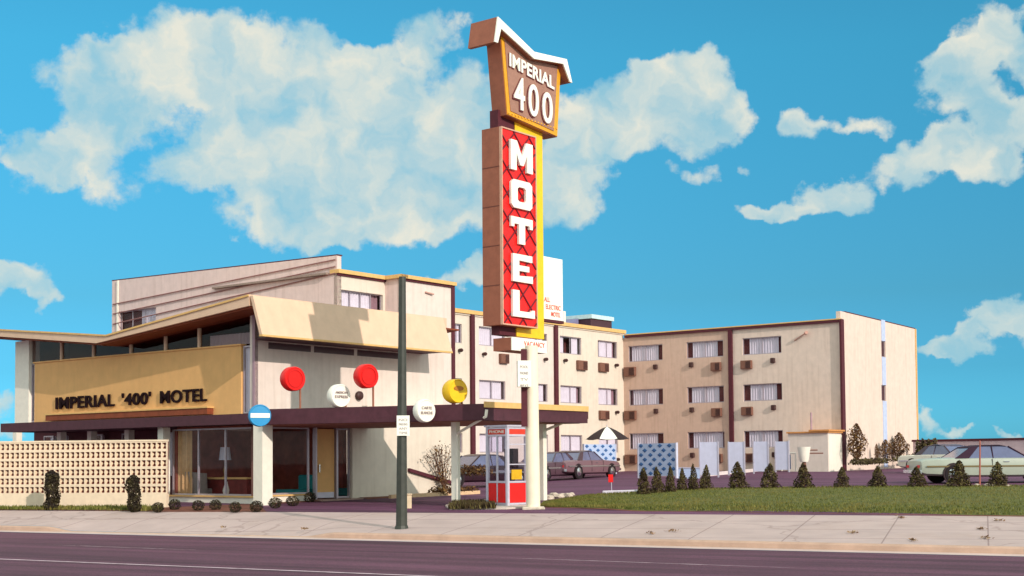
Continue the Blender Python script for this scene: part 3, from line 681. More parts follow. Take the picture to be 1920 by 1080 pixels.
# planter rail on the ground wall
p0, p1 = LRG.hit(764, 878), LRG.hit(847, 903); mb = MB()
mb.prism([LRG.pt(p0[0], p0[1]), LRG.pt(p1[0], p1[1]), LRG.pt(p1[0], p1[1] - .12), LRG.pt(p0[0], p0[1] - .12)], LRG.n * .12); mb.build('sloping_rail', dark_trim, lob)
# drip pipe of the canopy and its posts
def post_with_pipe(px, py, Y, ztop, brace):
    b = atY(px, py, Y); z = gz(b.x, b.y)
    mb = MB(); f = Fac((b.x, b.y), U); f.box(mb, -.09, .09, z - .05, ztop, -.09, .09); po = mb.build('canopy_post', white, lob)
    if brace:
        a = b + Vector((.1, 0, 0)); p1 = atY(857, 813, Y - .12); p2 = atY(911, 781, 36.95); p3 = atY(912.5, 768, 36.95)
        m = MB(); m.cyl(p1, p2, .04, n=8); m.cyl(p2, p3, .04, n=8); m.cyl(p1, (p1.x, p1.y, z), .04, n=8); m.build('drain_pipe', white, po, smooth=True)
post_with_pipe(855, 940, 38.3, ZC0, True)
post_with_pipe(1018, 915, 41.0, ZC0, False)
p1, p2, p3 = atY(1024, 806, 40.9), atY(1062, 790, 40.9), atY(1064, 780, 40.9)
m = MB(); m.cyl(p1, p2, .04, n=8); m.cyl(p2, p3, .04, n=8); m.build('drain_pipe', white, lob, smooth=True)

# furniture behind the lobby glass ------------------------------------------------
def at_lg(px, py, back): 
    f = LG.shift(-back); a, z = f.hit(px, py); return f, a, z
f, a, z = at_lg(422, 850, 1.3)
lamp = empty('table_lamp', f.pt(a, .8), 'white drum shade table lamp standing on the long shelf behind the lobby glass', 'lamp')
mb = MB(); mb.lathe([(.2, 0), (.15, .42)], f.pt(a, z - .22), n=20); mb.build('lamp_shade', mat('lamp_shade', srgb(226, 220, 232), .8, .03), lamp, smooth=True)
mb = MB(); mb.lathe([(.1, .0), (.1, .02), (.03, .05), (.05, .15), (.07, .22), (.03, .32), (.015, .4), (.015, z - .2 - .86)], f.pt(a, .86), n=14); mb.build('lamp_base', mat('lamp_brass', srgb(170, 130, 70), .4, .1, metal=.5), lamp, smooth=True)
a0, a1 = f.s(478, 868), f.s(347, 868)
desk = empty('reception_desk', f.pt((a0 + a1) / 2, .1), 'long red wood desk with pale top seen through the lobby window', 'desk')
mb = MB(); f.box(mb, a0, a1, .80, .86, -.35, .35); mb.build('desktop', ochre, desk)
mb = MB(); f.box(mb, a0 + .05, (a0 + a1) / 2 + .2, .13, .795, -.3, .3); mb.build('cabinet', wood_dk, desk)
mb = MB(); f.box(mb, a1 - .1, a1 - .03, .13, .795, -.3, .3); mb.build('leg', wood_dk, desk)
f2, a, z = at_lg(372, 903, .75)
ch = empty('armchair', f2.pt(a, .13), 'rounded grey armchair turned away behind the lobby glass, lower left', 'chair')
mb = MB(); n = 18; arc = [(math.cos(R(180 * i / n)) * .46, math.sin(R(180 * i / n)) * .4) for i in range(n + 1)]
vs = []; 
for (x, y) in arc: vs += [f2.pt(a - x, .3, y * .9), f2.pt(a - x * 1.08, z + .33 - .12 * abs(x), y * .95 + .06), f2.pt(a - x * .94, z + .33 - .12 * abs(x), y * .8), f2.pt(a - x * .88, .3, y * .78)]
fs = [(4 * i + j, 4 * i + 4 + j, 4 * i + 4 + (j + 1) % 4, 4 * i + (j + 1) % 4) for i in range(n) for j in range(4)] + [(0, 1, 2, 3), (4 * n + 3, 4 * n + 2, 4 * n + 1, 4 * n)]
mb.add(vs, fs); mb.build('backrest', greyfab, ch, smooth=True)
mb = MB(); f2.box(mb, a - .38, a + .38, .32, .5, -.4, .3); mb.build('seat', greyfab, ch, bevel=.04)
for sx in (-.33, .33):
    for sy in (-.3, .25): mb = MB(); mb.cyl(f2.pt(a + sx, .12, sy), f2.pt(a + sx, .33, sy), .02); mb.build('leg', black, ch)
f3, a, z = at_lg(425, 905, 1.0)
vase = MB(); vase.lathe([(.05, 0), (.11, .12), (.13, .25), (.08, .4), (.05, .48), (.07, .52)], f3.pt(a - .0, .2), n=16)
props(vase.build('floor_vase', white, origin=f3.pt(a, .2), smooth=True), 'slim white floor vase in front of the lobby desk', 'vase')
f4, a, z = at_lg(368, 850, 3.9)
fr = empty('wall_mirror', f4.pt(a, 1.3), 'dark framed picture hanging on the back wall of the lobby', 'picture')
mb = MB(); f4.box(mb, a - .85, a + .7, 1.0, 2.1, -.05, .0); mb.build('frame', black, fr); mb = MB(); f4.box(mb, a - .75, a + .6, 1.1, 1.9, .0, .012); mb.build('canvas', mat('picture_canvas', srgb(140, 108, 96), .6, .3, 3), fr)
def sofa(px, py, back, wdt, label, face):
    f = LRG.shift(-back); a = f.s(px, py); z0 = .13
    s_ = empty('sofa', f.pt(a, z0), label, 'sofa', 'teal lobby seats')
    mb = MB(); f.box(mb, a - wdt / 2, a + wdt / 2, .2, .46, -.42, .42); mb.build('seat', teal, s_, bevel=.04)
    mb = MB(); f.box(mb, a + wdt / 2 * (1 if face > 0 else -1) - .12, a + wdt / 2 * (1 if face > 0 else -1) + .12, .3, .92, -.42, .42); mb.build('backrest', teal, s_, bevel=.05)
    for sx in (-1, 1):
        for sy in (-1, 1): mb = MB(); mb.cyl(f.pt(a + sx * (wdt / 2 - .06), .1, sy * .34), f.pt(a + sx * (wdt / 2 - .06), .21, sy * .34), .025); mb.build('leg', black, s_)
sofa(556, 905, .9, 1.1, 'teal lobby sofa low behind the side glass, left of the tan door', 1)
sofa(648, 900, .8, .55, 'teal lobby seat behind the narrow glass, right of the tan door', 1)

# black ball lights / discs standing on canopy -------------------------------------
def disc_sign(px, py, rx, ry, Y, m, label, group, zpost, post_px=None, text=None, band=None, depth=.3, face=None, mark=False):
    c = atY(px, py, Y); r = ry * Y / F_PX
    ax = (face or Vector((.45, -.9, 0))).normalized()
    o = empty('disc_sign', (c.x, c.y, c.z - r), label, 'sign', group)
    mb = MB(); mb.lathe([(r * .90, -depth), (r, -depth * .75), (r, -.03), (r * .94, 0), (r * .9, .0), (r * .86, -.012), (r * .4, -.008), (r * .2, -.006)], c, ax, 28); d = mb.build('disc', m, o, smooth=True)
    right = Vector((-ax.y, ax.x, 0)); 
    if zpost is not None:
        pp = c - ax * depth * .5 + right * r * .75
        mb = MB(); mb.cyl((pp.x, pp.y, zpost), (pp.x, pp.y, c.z), .03, n=8); mb.build('post', mat('rusty_post', srgb(150, 96, 76), .7), o)
        mb = MB(); mb.box(pp.x - .1, pp.x + .1, pp.y - .05, pp.y + .08, zpost - .14, zpost + .02); mb.build('bracket', mat('bracket_tan', srgb(196, 158, 128), .7), o)
    ff = Fac((c.x, c.y), (right.x, right.y)); ff.n = ax
    if band:
        mb = MB(); hb = r * .2; wv_ = r * .86
        mb.add([ff.pt(-wv_, c.z - hb, .006), ff.pt(wv_, c.z - hb, .006), ff.pt(wv_, c.z + hb, .006), ff.pt(-wv_, c.z + hb, .006)], [(0, 1, 2, 3)])
        mb.build('white_band', signwhite, o)
    if m is redp:
        mb = MB(); n_ = 28
        for r0_, r1_ in ((.66, .72),):
            vs = [ff.pt(math.cos(2 * math.pi * i / n_) * r * q, c.z + math.sin(2 * math.pi * i / n_) * r * q, -.002) for i in range(n_) for q in (r0_, r1_)] + [ff.pt(math.cos(2 * math.pi * i / n_) * r * q, c.z + math.sin(2 * math.pi * i / n_) * r * q, .012) for i in range(n_) for q in (r0_, r1_)]
            mb.add(vs, [(2 * n_ + 2 * i, 2 * n_ + 2 * i + 1, 2 * n_ + 2 * ((i + 1) % n_) + 1, 2 * n_ + 2 * ((i + 1) % n_)) for i in range(n_)] + [(2 * i, 2 * n_ + 2 * i, 2 * n_ + 2 * ((i + 1) % n_), 2 * ((i + 1) % n_)) for i in range(n_)] + [(2 * i + 1, 2 * ((i + 1) % n_) + 1, 2 * n_ + 2 * ((i + 1) % n_) + 1, 2 * n_ + 2 * i + 1) for i in range(n_)])
        mb.build('raised_ring', mat('deep_red', srgb(206, 24, 26), .45), d)
    if mark:
        mb = MB(); el_ = [(math.cos(2 * math.pi * i / 20) * r * .5, c.z + r * .22 + math.sin(2 * math.pi * i / 20) * r * .2) for i in range(20)]
        mb.prism([ff.pt(a, z, .004) for a, z in el_], ax * .012); mb.build('oval_mark', mat('amber_mark', srgb(176, 112, 40), .5), o)
    if text:
        for t_, zz, wd_, hh in text:
            mb = MB(); text_on(mb, ff, t_, (-r * wd_, c.z + r * zz), (r * wd_, c.z + r * zz), r * hh, .012, .02, .01)
            mb.build('lettering', grey_print, o)
    return o
YF = lambda px: 39.4 - 2.5 * (px - 500) / 407
fx = Vector((.66, -.75, 0))
disc_sign(554, 710, 19, 23, YF(554) + .25, redp, 'round red sign on a thin post above the canopy, nearer the lettered front', 'round signs along the canopy', ZC1, depth=.34, face=fx)
disc_sign(692, 705, 19, 23, YF(692) + .25, redp, 'round red sign beside the dark green pole, above the canopy', 'round signs along the canopy', ZC1, depth=.34, face=fx)
disc_sign(640, 742, 17, 22, YF(640) + .2, signwhite, 'round white sign with grey print resting on the canopy between the two red discs', 'round signs along the canopy', ZC1, depth=.3, face=fx, text=[('AMERICAN', .18, .62, .2), ('EXPRESS', -.2, .66, .24)])
disc_sign(800, 770, 17, 22, YF(800) - .35, signwhite, 'round white sign hung in front of the dark canopy band', 'round signs along the canopy', None, depth=.25, face=fx, text=[('CARTE', .12, .55, .24), ('BLANCHE', -.3, .62, .24)])
disc_sign(860, 733, 18, 23, YF(860) + .2, yellowp, 'round yellow sign standing on the canopy near its right end', 'round signs along the canopy', ZC1, depth=.36, face=fx, mark=True)
disc_sign(488, 779, 18, 21, 38.9, bluep, 'round blue sign with a white band at the lobby corner column', 'round signs along the canopy', None, depth=.25, face=Vector((.35, -.94, 0)), band=True)

# ================================================================= block wall in front
pw0, pw1 = atZ(0, 953, 0.03), atZ(312, 952, 0.03)
BW = Fac((pw1.x, pw1.y), (pw0.x - pw1.x, pw0.y - pw1.y))
bwall = empty('screen_wall', (pw1.x, pw1.y, 0), 'long cream breeze block screen wall with rows of pierced blocks, left of the lobby', 'wall')
zb0, zb1 = BW.z(150, 926.5), BW.z(150, 829)
WLEN = BW.s(-140, 880)
mb = MB(); BW.box(mb, .0, WLEN, -.1, zb0, -.2, 0); mb.build('wall_base', concrete, bwall)
mb = MB(); rows = 6; rh = (zb1 - zb0) / rows; cw = .157; nc = int(WLEN / cw); cw = WLEN / nc; dp = .10
for j in range(rows):
    z0 = zb0 + j * rh; z1 = z0 + rh
    BW.box(mb, 0, WLEN, z0, z0 + rh * .15, -dp, -.0); BW.box(mb, 0, WLEN, z1 - rh * .15, z1 - .002, -dp, -.0)
    for i in range(nc + 1):
        a = i * cw; BW.box(mb, max(0, a - .018), min(WLEN, a + .018), z0 + rh * .15, z1 - rh * .15, -dp, -.004)
    # cross webs: two slanting bars per block
    zi0, zi1 = z0 + rh * .15, z1 - rh * .15
    for i in range(nc):
        x0, x1 = i * cw + .015, (i + 1) * cw - .015; xm = (x0 + x1) / 2; wv_ = .012
        for (xa, xb) in ((x0, xm - .012), (x1, xm + .012)):
            mb.add([BW.pt(xa, zi0 + .02, -.05), BW.pt(xa, zi1 - .02, -.05), BW.pt(xb, (zi0 + zi1) / 2 , -.05), BW.pt(xa, zi0 + .02, -dp + .01), BW.pt(xa, zi1 - .02, -dp + .01), BW.pt(xb, (zi0 + zi1) / 2, -dp + .01)], [(0, 1, 2), (3, 5, 4), (0, 2, 5, 3), (1, 4, 5, 2)])
mb.build('pierced_blocks', concrete, bwall)
mb = MB(); BW.box(mb, .0, WLEN, zb0, zb1 - .01, -dp - .05, -dp - .012); mb.build('hole_shade_board', mat('maroon_hole_shade', srgb(118, 48, 46), .9, .2, 4), bwall)  # added dark board, stands in for shade inside the block openings
mb = MB(); BW.box(mb, 0, WLEN, zb1, zb1 + .05, -.17, .02); mb.build('coping', concrete, bwall)

# ================================================================= TALL BLOCK behind the lobby
TF = Fac((-7.5, 58.0), U); TR = Fac((-7.5, 58.0), V)
tall = empty('guest_block', (-7.5, 58, .3), 'tall pinkish guest block rising behind the lobby with a high front parapet', 'building')
aTL = TF.s(210, 560)
zpar = TF.z(632, 481); zpl = TF.z(210, 527)
zwin = (TF.z(250, 581), TF.z(250, 612))
ops = [sorted((TF.s(222, 590), TF.s(292, 590))) + [zwin[0] - 1.5, zwin[0]]]
mb = MB(); wall_open(mb, TF, 0, aTL, 0, zpar - .15, ops, .25)
mb.build('front_wall', lilac, tall)
mb = MB(); mb.prism([TF.pt(0, zpar - .15), TF.pt(aTL, zpar - .15), TF.pt(aTL, zpl), TF.pt(0, zpar + .05)], -TF.n * .25); mb.build('parapet', lilac, tall)
mb = MB(); mb.prism([TF.pt(-.03, zpar + .05), TF.pt(aTL + .03, zpl), TF.pt(aTL + .03, zpl + .05), TF.pt(-.03, zpar + .1)], -TF.n * .29 + TF.n * .0); mb.build('coping', dark_trim, tall)
mb = MB(); TF.box(mb, aTL - .55, aTL - .45, zwin[0] - 3, zpl - .02, .003, .06); mb.build('downpipe', white, tall)
add_window(TF, tall, ops[0], .12, 'left', 2)
for (p0, q0, p1, q1) in ((213, 571, 630, 487), (213, 589, 630, 500), (213, 608, 630, 512.5)):
    s0, s1 = TF.hit(p0, q0), TF.hit(p1, q1); mb = MB(); mb.cyl(TF.pt(*s0, .05), TF.pt(*s1, .05), .028, n=6); mb.build('cable', mat('dull_cable', srgb(150, 104, 100), .7), tall)
ztr = TR.z(632, 512)
a722 = TR.s(722, 600); zt722 = ztr
w_ops = [[TR.s(640, 570), TR.s(718, 570), TR.z(680, 580), TR.z(680, 548)]]
mb = MB(); wall_open(mb, TR, 0, a722, 0, ztr, w_ops, .2); mb.build('side_wall', cream, tall)
add_window(TR, tall, w_ops[0], .12, 'mid', 3)
pc = TR.pt(a722, 0); T2 = Fac((pc.x, pc.y), U); a752 = T2.s(752, 600)
mb = MB(); T2.box(mb, a752, 0, 0, ztr, -.2, 0); mb.build('return_wall', lilac, tall)
pd = T2.pt(a752, 0); T3 = Fac((pd.x, pd.y), V); a847 = T3.s(846, 650)
mb = MB(); T3.box(mb, 0, a847, 0, ztr, -.2, 0); mb.build('side_wall', pinkcream, tall)
mb = MB(); T3.box(mb, a847, a847 + .22, 0, ztr + .02, -3.5, .06); mb.build('corner_trim', dark_trim, tall)
mb = MB(); TR.box(mb, -.05, a722 + .1, ztr, ztr + .17, -.4, .16); T2.box(mb, a752 - .16, -.17, ztr + .003, ztr + .167, -.3, .16); T3.box(mb, -.15, a847 + .25, ztr + .001, ztr + .165, -.4, .16); mb.build('roof_trim', ochre, tall)
mb = MB(); TR.box(mb, -.03, a722 + .1, ztr - .1, ztr - .002, .0, .07); T3.box(mb, -.1, a847 + .0, ztr - .1, ztr - .002, .0, .07); mb.build('fascia', dark_trim, tall)
mb = MB(); TF.box(mb, .5, aTL - .02, 0, ztr - .02, -7.5, -.5); mb.build('room_core', interior, tall)
mb = MB(); T3.box(mb, .3, a847 - .1, 0.01, ztr - .04, -4.3, -.6); mb.build('room_core', interior, tall)
mb = MB(); T3.box(mb, -3.2, a847 - .05, ztr - .03, ztr + .06, -9, -1.45); mb.build('flat_roof', mat('roof_gravel', srgb(150, 130, 120), .95, .2, 8), tall)
s_, z_ = T3.hit(803, 549); mb = MB(); mb.cyl(T3.pt(s_ - .25, z_, .05), T3.pt(s_ + .25, z_ - .05, .1), .04); mb.build('vent_hood', mat('pink_vent', srgb(196, 150, 136), .7), tall)

# ================================================================= MIDDLE WING
Cc = Vector((6.63, 80.0))
MF = Fac(Cc, V); RW = Fac(Cc, (-U.x, -U.y))
def side_lamp(fac, parent, s0, z0, r=.09):
    mb = MB(); mb.lathe([(r * .6, 0), (r, .05), (r * 1.1, .2), (r * .7, .26)], fac.pt(s0, z0, 0.0) , fac.n, 10); mb.build('wall_lamp', lampdk, parent, smooth=True)
def ac_unit(fac, parent, s0, s1, z0, z1):
    mb = MB(); fac.box(mb, s0, s1, z0, z1, .0, .2); a_ = mb.build('air_conditioner', acbrown, parent, bevel=.02)
    m = MB(); n = 6
    for i in range(n):
        zz = z0 + .05 + (z1 - z0 - .1) * i / n; fac.box(m, s0 + (s1 - s0) * .5, s1 - (s1 - s0) * .06, zz, zz + (z1 - z0) / n * .6, .201, .212)
    m.build('grille', lampdk, a_)
mid = empty('guest_wing', (Cc.x - 3, Cc.y - 4, .6), 'three storey cream guest wing with dark vertical strips, behind the tall motel sign', 'building')
zr1 = (MF.z(1070, 664), MF.z(1070, 631.5)); st = (zr1[1] - MF.z(1071, 723.5))
ztm = MF.z(1100, 617)
s_l, s885, s1040 = MF.s(820, 700), MF.s(884, 700), MF.s(1041, 700)
cols = [(849, 866), (898, 947), (990, 1026), (1050, 1090), (1121, 1157)]
curts = ['mid', 'full', 'mid', 'sides', 'mid', 'right', 'mid', 'mid', 'mid', 'mid', 'full', 'full', 'full', 'full', 'full']
allops = []
for r in range(3):
    for i, (p0, p1) in enumerate(cols): allops.append((i, r, [MF.s(p0, 650), MF.s(p1, 650), zr1[0] - st * r, zr1[1] - st * r]))
segs = [(s_l, s885, cream), (s885 + .001, s1040, pinkcream), (s1040 + .001, 0.0, cream)]
for a0, a1, m_ in segs:
    mb = MB(); wall_open(mb, MF, a0, a1, 0, ztm, [o for _, _, o in allops if a0 < (o[0] + o[1]) / 2 < a1], .2); mb.build('wall', m_, mid)
for k, (i, r, o) in enumerate(allops): add_window(MF, mid, o, .06, curts[(r * 5 + i) % 15], 1)
for a in (s885, s1040):
    mb = MB(); MF.box(mb, a - .14, a + .14, 0, ztm - .01, .0, .14); mb.build('pilaster_strip', dark_trim, mid)
mb = MB(); MF.box(mb, s_l, .12, ztm, ztm + .2, -.4, .14); mb.build('roof_trim', ochre, mid)
mb = MB(); MF.box(mb, s_l, .05, ztm - .08, ztm - .003, .0, .06); mb.build('fascia', cream, mid)
mb = MB(); MF.box(mb, s_l, .6, 0, ztm - .05, -9, -.6); mb.build('room_core', interior, mid)
mb = MB(); MF.box(mb, s_l, -.25, ztm - .04, ztm + .05, -9, -.41); mb.build('flat_roof', MATS['roof_gravel'], mid)
for r in range(3):
    for (p0, p1, q0, q1) in ((935, 950, 681, 663), (1080, 1097, 693.5, 675.5), (1121, 1137, 696.5, 680)):
        ac_unit(MF, mid, MF.s(p0, 685), MF.s(p1, 685), MF.z(p0, q0) - st * r, MF.z(p0, q1) - st * r)
    for (p, q) in ((860, 657), (905, 664), (1020, 674), (1057, 676), (1153, 685)): side_lamp(MF, mid, MF.s(p, q), MF.z(p, q) - st * r)
# roof things on the middle wing
p = MF.pt(MF.s(1089, 610), ztm + .05, -1.2); mb = MB(); mb.cyl(p, p + Vector((0, 0, 1.0)), .13, n=10); props(mb.build('vent_pipe', white, origin=p, smooth=True), 'short white vent pipe standing on the middle wing roof', 'vent')
p = MF.pt(MF.s(1140, 610), ztm + .05, -1.6)
ru = empty('rooftop_cooler', p, 'grey rooftop cooling unit with pale lid at the right end of the middle wing roof', 'cooler')
ff = Fac((p.x, p.y), V)
mb = MB(); ff.box(mb, -.9, 1.3, ztm + .05, ztm + .75, -1, 1); mb.build('body', mat('dark_cooler', srgb(70, 44, 54), .6), ru)
mb = MB(); ff.box(mb, -.95, 1.4, ztm + .76, ztm + 1.0, -1.1, 1.1); mb.build('lid', mat('pale_lid', srgb(190, 214, 220), .6), ru)
mb = MB(); mb.prism([ff.pt(-2.6, ztm + .1, .2), ff.pt(-1.0, ztm + .1, .2), ff.pt(-1.0, ztm + .8, .2)], ff.n * -1.0); mb.build('duct', mat('slate_duct', srgb(120, 116, 150), .6), ru)

# ================================================================= RIGHT WING
rw = empty('guest_wing', (Cc.x + 6, Cc.y - 5, .7), 'three storey tan and beige guest wing with blank end wall and dark corner trim', 'building')
s1371, s1577 = RW.s(1372, 750), RW.s(1579, 750)
ztr_ = RW.z(1400, 617)
zw1 = (RW.z(1428, 664), RW.z(1428, 632)); st2 = (zw1[1] - RW.z(1428, 719.5))
rcols = [(1178, 1242), (1287, 1356), (1392, 1465)]
rops = [(i, r, [RW.s(p0, 650), RW.s(p1, 650), zw1[0] - st2 * r, zw1[1] - st2 * r]) for r in range(3) for i, (p0, p1) in enumerate(rcols)]
for a0, a1, m_ in ((.0, s1371, tanwall), (s1371 + .001, s1577, lilac_end)):
    mb = MB(); wall_open(mb, RW, a0, a1, 0, ztr_, [o for _, _, o in rops if a0 < (o[0] + o[1]) / 2 < a1], .2); mb.build('wall', m_, rw)
for i, r, o in rops: add_window(RW, rw, o, .06, 'mid', 1)
for r in range(3):
    for (p0, p1, q0, q1) in ((1172, 1193, 706, 689), (1335, 1353, 696, 680), (1391, 1411, 692.5, 676.5)):
        ac_unit(RW, rw, RW.s(p0, 690), RW.s(p1, 690), RW.z(p0, q0) - st2 * r, RW.z(p0, q1) - st2 * r)
    for (p, q) in ((1230, 688), (1297, 684), (1450, 676)): 
        mb = MB(); s0, z0 = RW.hit(p, q); z0 -= st2 * r; RW.box(mb, s0 - .13, s0 + .13, z0 - .14, z0 + .14, 0, .16); mb.build('wall_lamp', lampdk, rw, bevel=.03)
mb = MB(); RW.box(mb, s1371 - .12, s1371 + .12, 0, ztr_ - .01, 0, .14); mb.build('pilaster_strip', dark_trim, rw)
mb = MB(); RW.box(mb, .16, s1577 + .0, ztr_, ztr_ + .14, -.3, .14); mb.build('roof_trim', dark_trim, rw)
mb = MB(); RW.box(mb, .16, s1577 + .0, ztr_ + .141, ztr_ + .2, -.3, .16); mb.build('roof_edge', ochre, rw)
mb = MB(); RW.box(mb, .02, s1577 - .3, 0, ztr_ - .05, -9, -.6); mb.build('room_core', interior, rw)
mb = MB(); RW.box(mb, .3, s1577 - .27, ztr_ - .04, ztr_ + .05, -10, -.31); mb.build('flat_roof', MATS['roof_gravel'], rw)
pe = RW.pt(s1577, 0); EW = Fac((pe.x, pe.y), V)
sE = EW.s(1718, 720); zE0 = EW.z(1580, 584); zE1 = EW.z(1716, 617)
e_ops = [[EW.s(1652.5, 650), EW.s(1660, 650), EW.z(1656, 669.5), EW.z(1656, 639.5)], [EW.s(1653, 740), EW.s(1661, 740), EW.z(1657, 752), EW.z(1657, 722)]]
mb = MB(); wall_open(mb, EW, -.02, sE, 0, min(zE0, zE1) - .3, e_ops, .25); mb.build('end_wall', lilac_end, rw)
mn = min(zE0, zE1) - .3
mb = MB(); mb.prism([EW.pt(-.02, mn), EW.pt(sE, mn), EW.pt(sE, zE1), EW.pt(-.02, zE0)], -EW.n * .25); mb.build('parapet', lilac_end, rw)
mb = MB(); mb.prism([EW.pt(.6, zE0 - .02), EW.pt(sE + .03, zE1 - .0), EW.pt(sE + .03, zE1 + .06), EW.pt(.6, zE0 + .04)], -EW.n * .3); mb.build('coping', dark_trim, rw)
for o in e_ops: add_window(EW, rw, o, .06, 'none', 0, glass=MATS['dark_clerestory'])
mb = MB(); sa, sb = e_ops[0][0], e_ops[0][1]
for z0, z1 in ((.8, e_ops[1][2]), (e_ops[1][3], e_ops[0][2]), (e_ops[0][3], EW.z(1656, 600))): EW.box(mb, sa + .02, sb - .02, z0, z1, 0, .025)
mb.build('window_strip_panel', mat('pale_blue_infill', srgb(184, 196, 226), .6), rw)
mb = MB(); RW.box(mb, s1577 - .02, s1577 + .1, 0, ztr_ + .15, -.2, .16); mb.build('corner_trim', dark_trim, rw)
mb = MB(); EW.box(mb, sE - .05, sE + .08, 0, zE1, -.3, .05); mb.build('corner_trim', ochre, rw)
mb = MB(); EW.box(mb, .2, sE - .05, 0, zE1 - .3, -13, -.8); mb.build('room_core', interior, rw)
s0, z0 = RW.hit(1512, 625); mb = MB(); mb.cyl(RW.pt(s0 - .7, z0 - .35, .05), RW.pt(s0, z0, .12), .035); mb.cyl(RW.pt(s0 - .0, z0, .12), RW.pt(s0 + .15, z0 + .02, .3), .09, n=10); mb.build('floodlight', MATS['pink_vent'], rw)
# service annex on the right wing
sx2 = RW.s(1581, 850); dA_ = .2
while proj(RW.pt(sx2, 1.5, dA_))[0] > 1553: dA_ += .02
AX = RW.shift(dA_); x0, x2 = AX.s(1478, 850), sx2; zAt = AX.z(1520, 812)
mb = MB(); AX.box(mb, x0, x2, .2, zAt, -dA_ + .005, 0); mb.build('annex', pinkcream, rw)
AS = Fac(RW.pt(x2, 0, dA_).xy, V)
mb = MB(); AS.box(mb, .06, dA_ - .08, .35, zAt - .1, .0, .02); mb.build('annex_side', white, rw)
mb = MB(); AX.box(mb, x0 - .05, x2 + .08, zAt, zAt + .08, -dA_ + .002, .1); AX.box(mb, x2 - 1.0, x2 + .14, zAt + .081, zAt + .17, -dA_ + .002, .16); mb.build('annex_roof', mat('orange_trim', srgb(206, 142, 84), .7), rw)
s0, z0 = AX.hit(1512, 808); mb = MB(); mb.cyl(AX.pt(s0, zAt + .08, -.6), AX.pt(s0, zAt + 1.1, -.6), .05); mb.build('vent_pipe', MATS['mauve_pier'], rw)

# far boundary wall at right
FB = Fac(tuple(atY(1712, 840, 78).xy), tuple((atY(2050, 840, 70) - atY(1712, 840, 78)).xy))
fw = empty('boundary_wall', FB.pt(3, .9), 'low pale boundary wall with a dark cap beyond the parked sedans', 'wall')
zf = FB.z(1800, 823)
mb = MB(); FB.box(mb, 0, 16, 0, zf - .12, -.2, 0); mb.build('wall_face', mat('mauve_wall', srgb(206, 184, 188), .9, .08, 2, .2, 40, streak=.3), fw)
mb = MB(); FB.box(mb, -.05, 16, zf - .12, zf, -.3, .06); mb.build('coping', dark_trim, fw)

# ================================================================= MOTEL SIGN
S0 = Vector((-.288, 35.2)); SGN = Fac(S0, V)      # MOTEL face; a grows right/away
pylon = empty('motel_sign', (0.45, 36.0, .15), 'tall pylon sign with red vertical MOTEL box, yellow slab and winged 400 top', 'sign')
def quad_solid(mb, pts, fac, d0, d1):
    mb.prism([fac.pt(a, z, d0) for a, z in pts], fac.n * (d1 - d0))
a0, a1 = SGN.s(940, 420), SGN.s(1005.5, 440); zm0, zm1 = SGN.z(960, 610.5), SGN.z(940, 237)
DEP = SGN.o - SGN.o
depth_m = .64
mb = MB(); SGN.box(mb, a0, a1, zm0, zm1, -depth_m, -.05); sb0 = mb.build('motel_box', sign_brown, pylon)
mb = MB()
for k_ in range(1, 5):
    zz = zm0 + (zm1 - zm0) * k_ / 5; mb.hexa([SGN.pt(a0 - .006, zz - .012, -depth_m + .01), SGN.pt(a0 + .01, zz - .012, -depth_m + .01), SGN.pt(a0 + .01, zz - .012, -.06), SGN.pt(a0 - .006, zz - .012, -.06), SGN.pt(a0 - .006, zz + .012, -depth_m + .01), SGN.pt(a0 + .01, zz + .012, -depth_m + .01), SGN.pt(a0 + .01, zz + .012, -.06), SGN.pt(a0 - .006, zz + .012, -.06)])
mb.build('sheet_seams', mat('seam_brown', srgb(112, 62, 50), .6), sb0)
mb = MB(); SGN.box(mb, a0 + .03, a1 - .03, zm0 + .04, zm1 - .04, -.055, -.0); face = mb.build('red_face', redp, pylon)
mb = MB(); t_ = .035
for q0, q1 in (((a0, zm0), (a1, zm0 + t_)), ((a0, zm1 - t_), (a1, zm1)), ((a0, zm0 + t_), (a0 + t_, zm1 - t_)), ((a1 - t_, zm0 + t_), (a1, zm1 - t_))): SGN.box(mb, q0[0], q1[0], q0[1], q1[1], -.05, .03)
mb.build('face_frame', mat('pink_trim', srgb(206, 160, 136), .5), pylon)
# crossing lines on the red face
mb = MB(); W_, H_ = a1 - a0, zm1 - zm0; step = .66; wdt = .02
for sgn in (1, -1):
    k = -4
    while k * step < H_ + 3:
        zz0 = zm0 + k * step; pts = []
        x_a, x_b = a0 + .04, a1 - .04; sl_ = 1.0 * sgn; za = zz0 if sgn > 0 else zz0 + 1.0 * W_ + .2; zb_ = za + sl_ * (x_b - x_a)
        # clip to z range
        def clip(xa, za, xb, zb, lo, hi):
            if za > zb: r = clip(xb, zb, xa, za, lo, hi); return r
            if zb <= lo or za >= hi: return None
            if za < lo: xa += (lo - za) / (zb - za) * (xb - xa); za = lo
            if zb > hi: xb = xa + (hi - za) / (zb - za) * (xb - xa); zb = hi
            return xa, za, xb, zb
        c_ = clip(x_a, za, x_b, zb_, zm0 + .05, zm1 - .05)
        if c_: mb.cyl(SGN.pt(c_[0], c_[1], .004), SGN.pt(c_[2], c_[3], .004), .026, n=5)
        k += 1
mb.build('lattice_lines', mat('dark_red_line', srgb(104, 10, 28), .5), face)
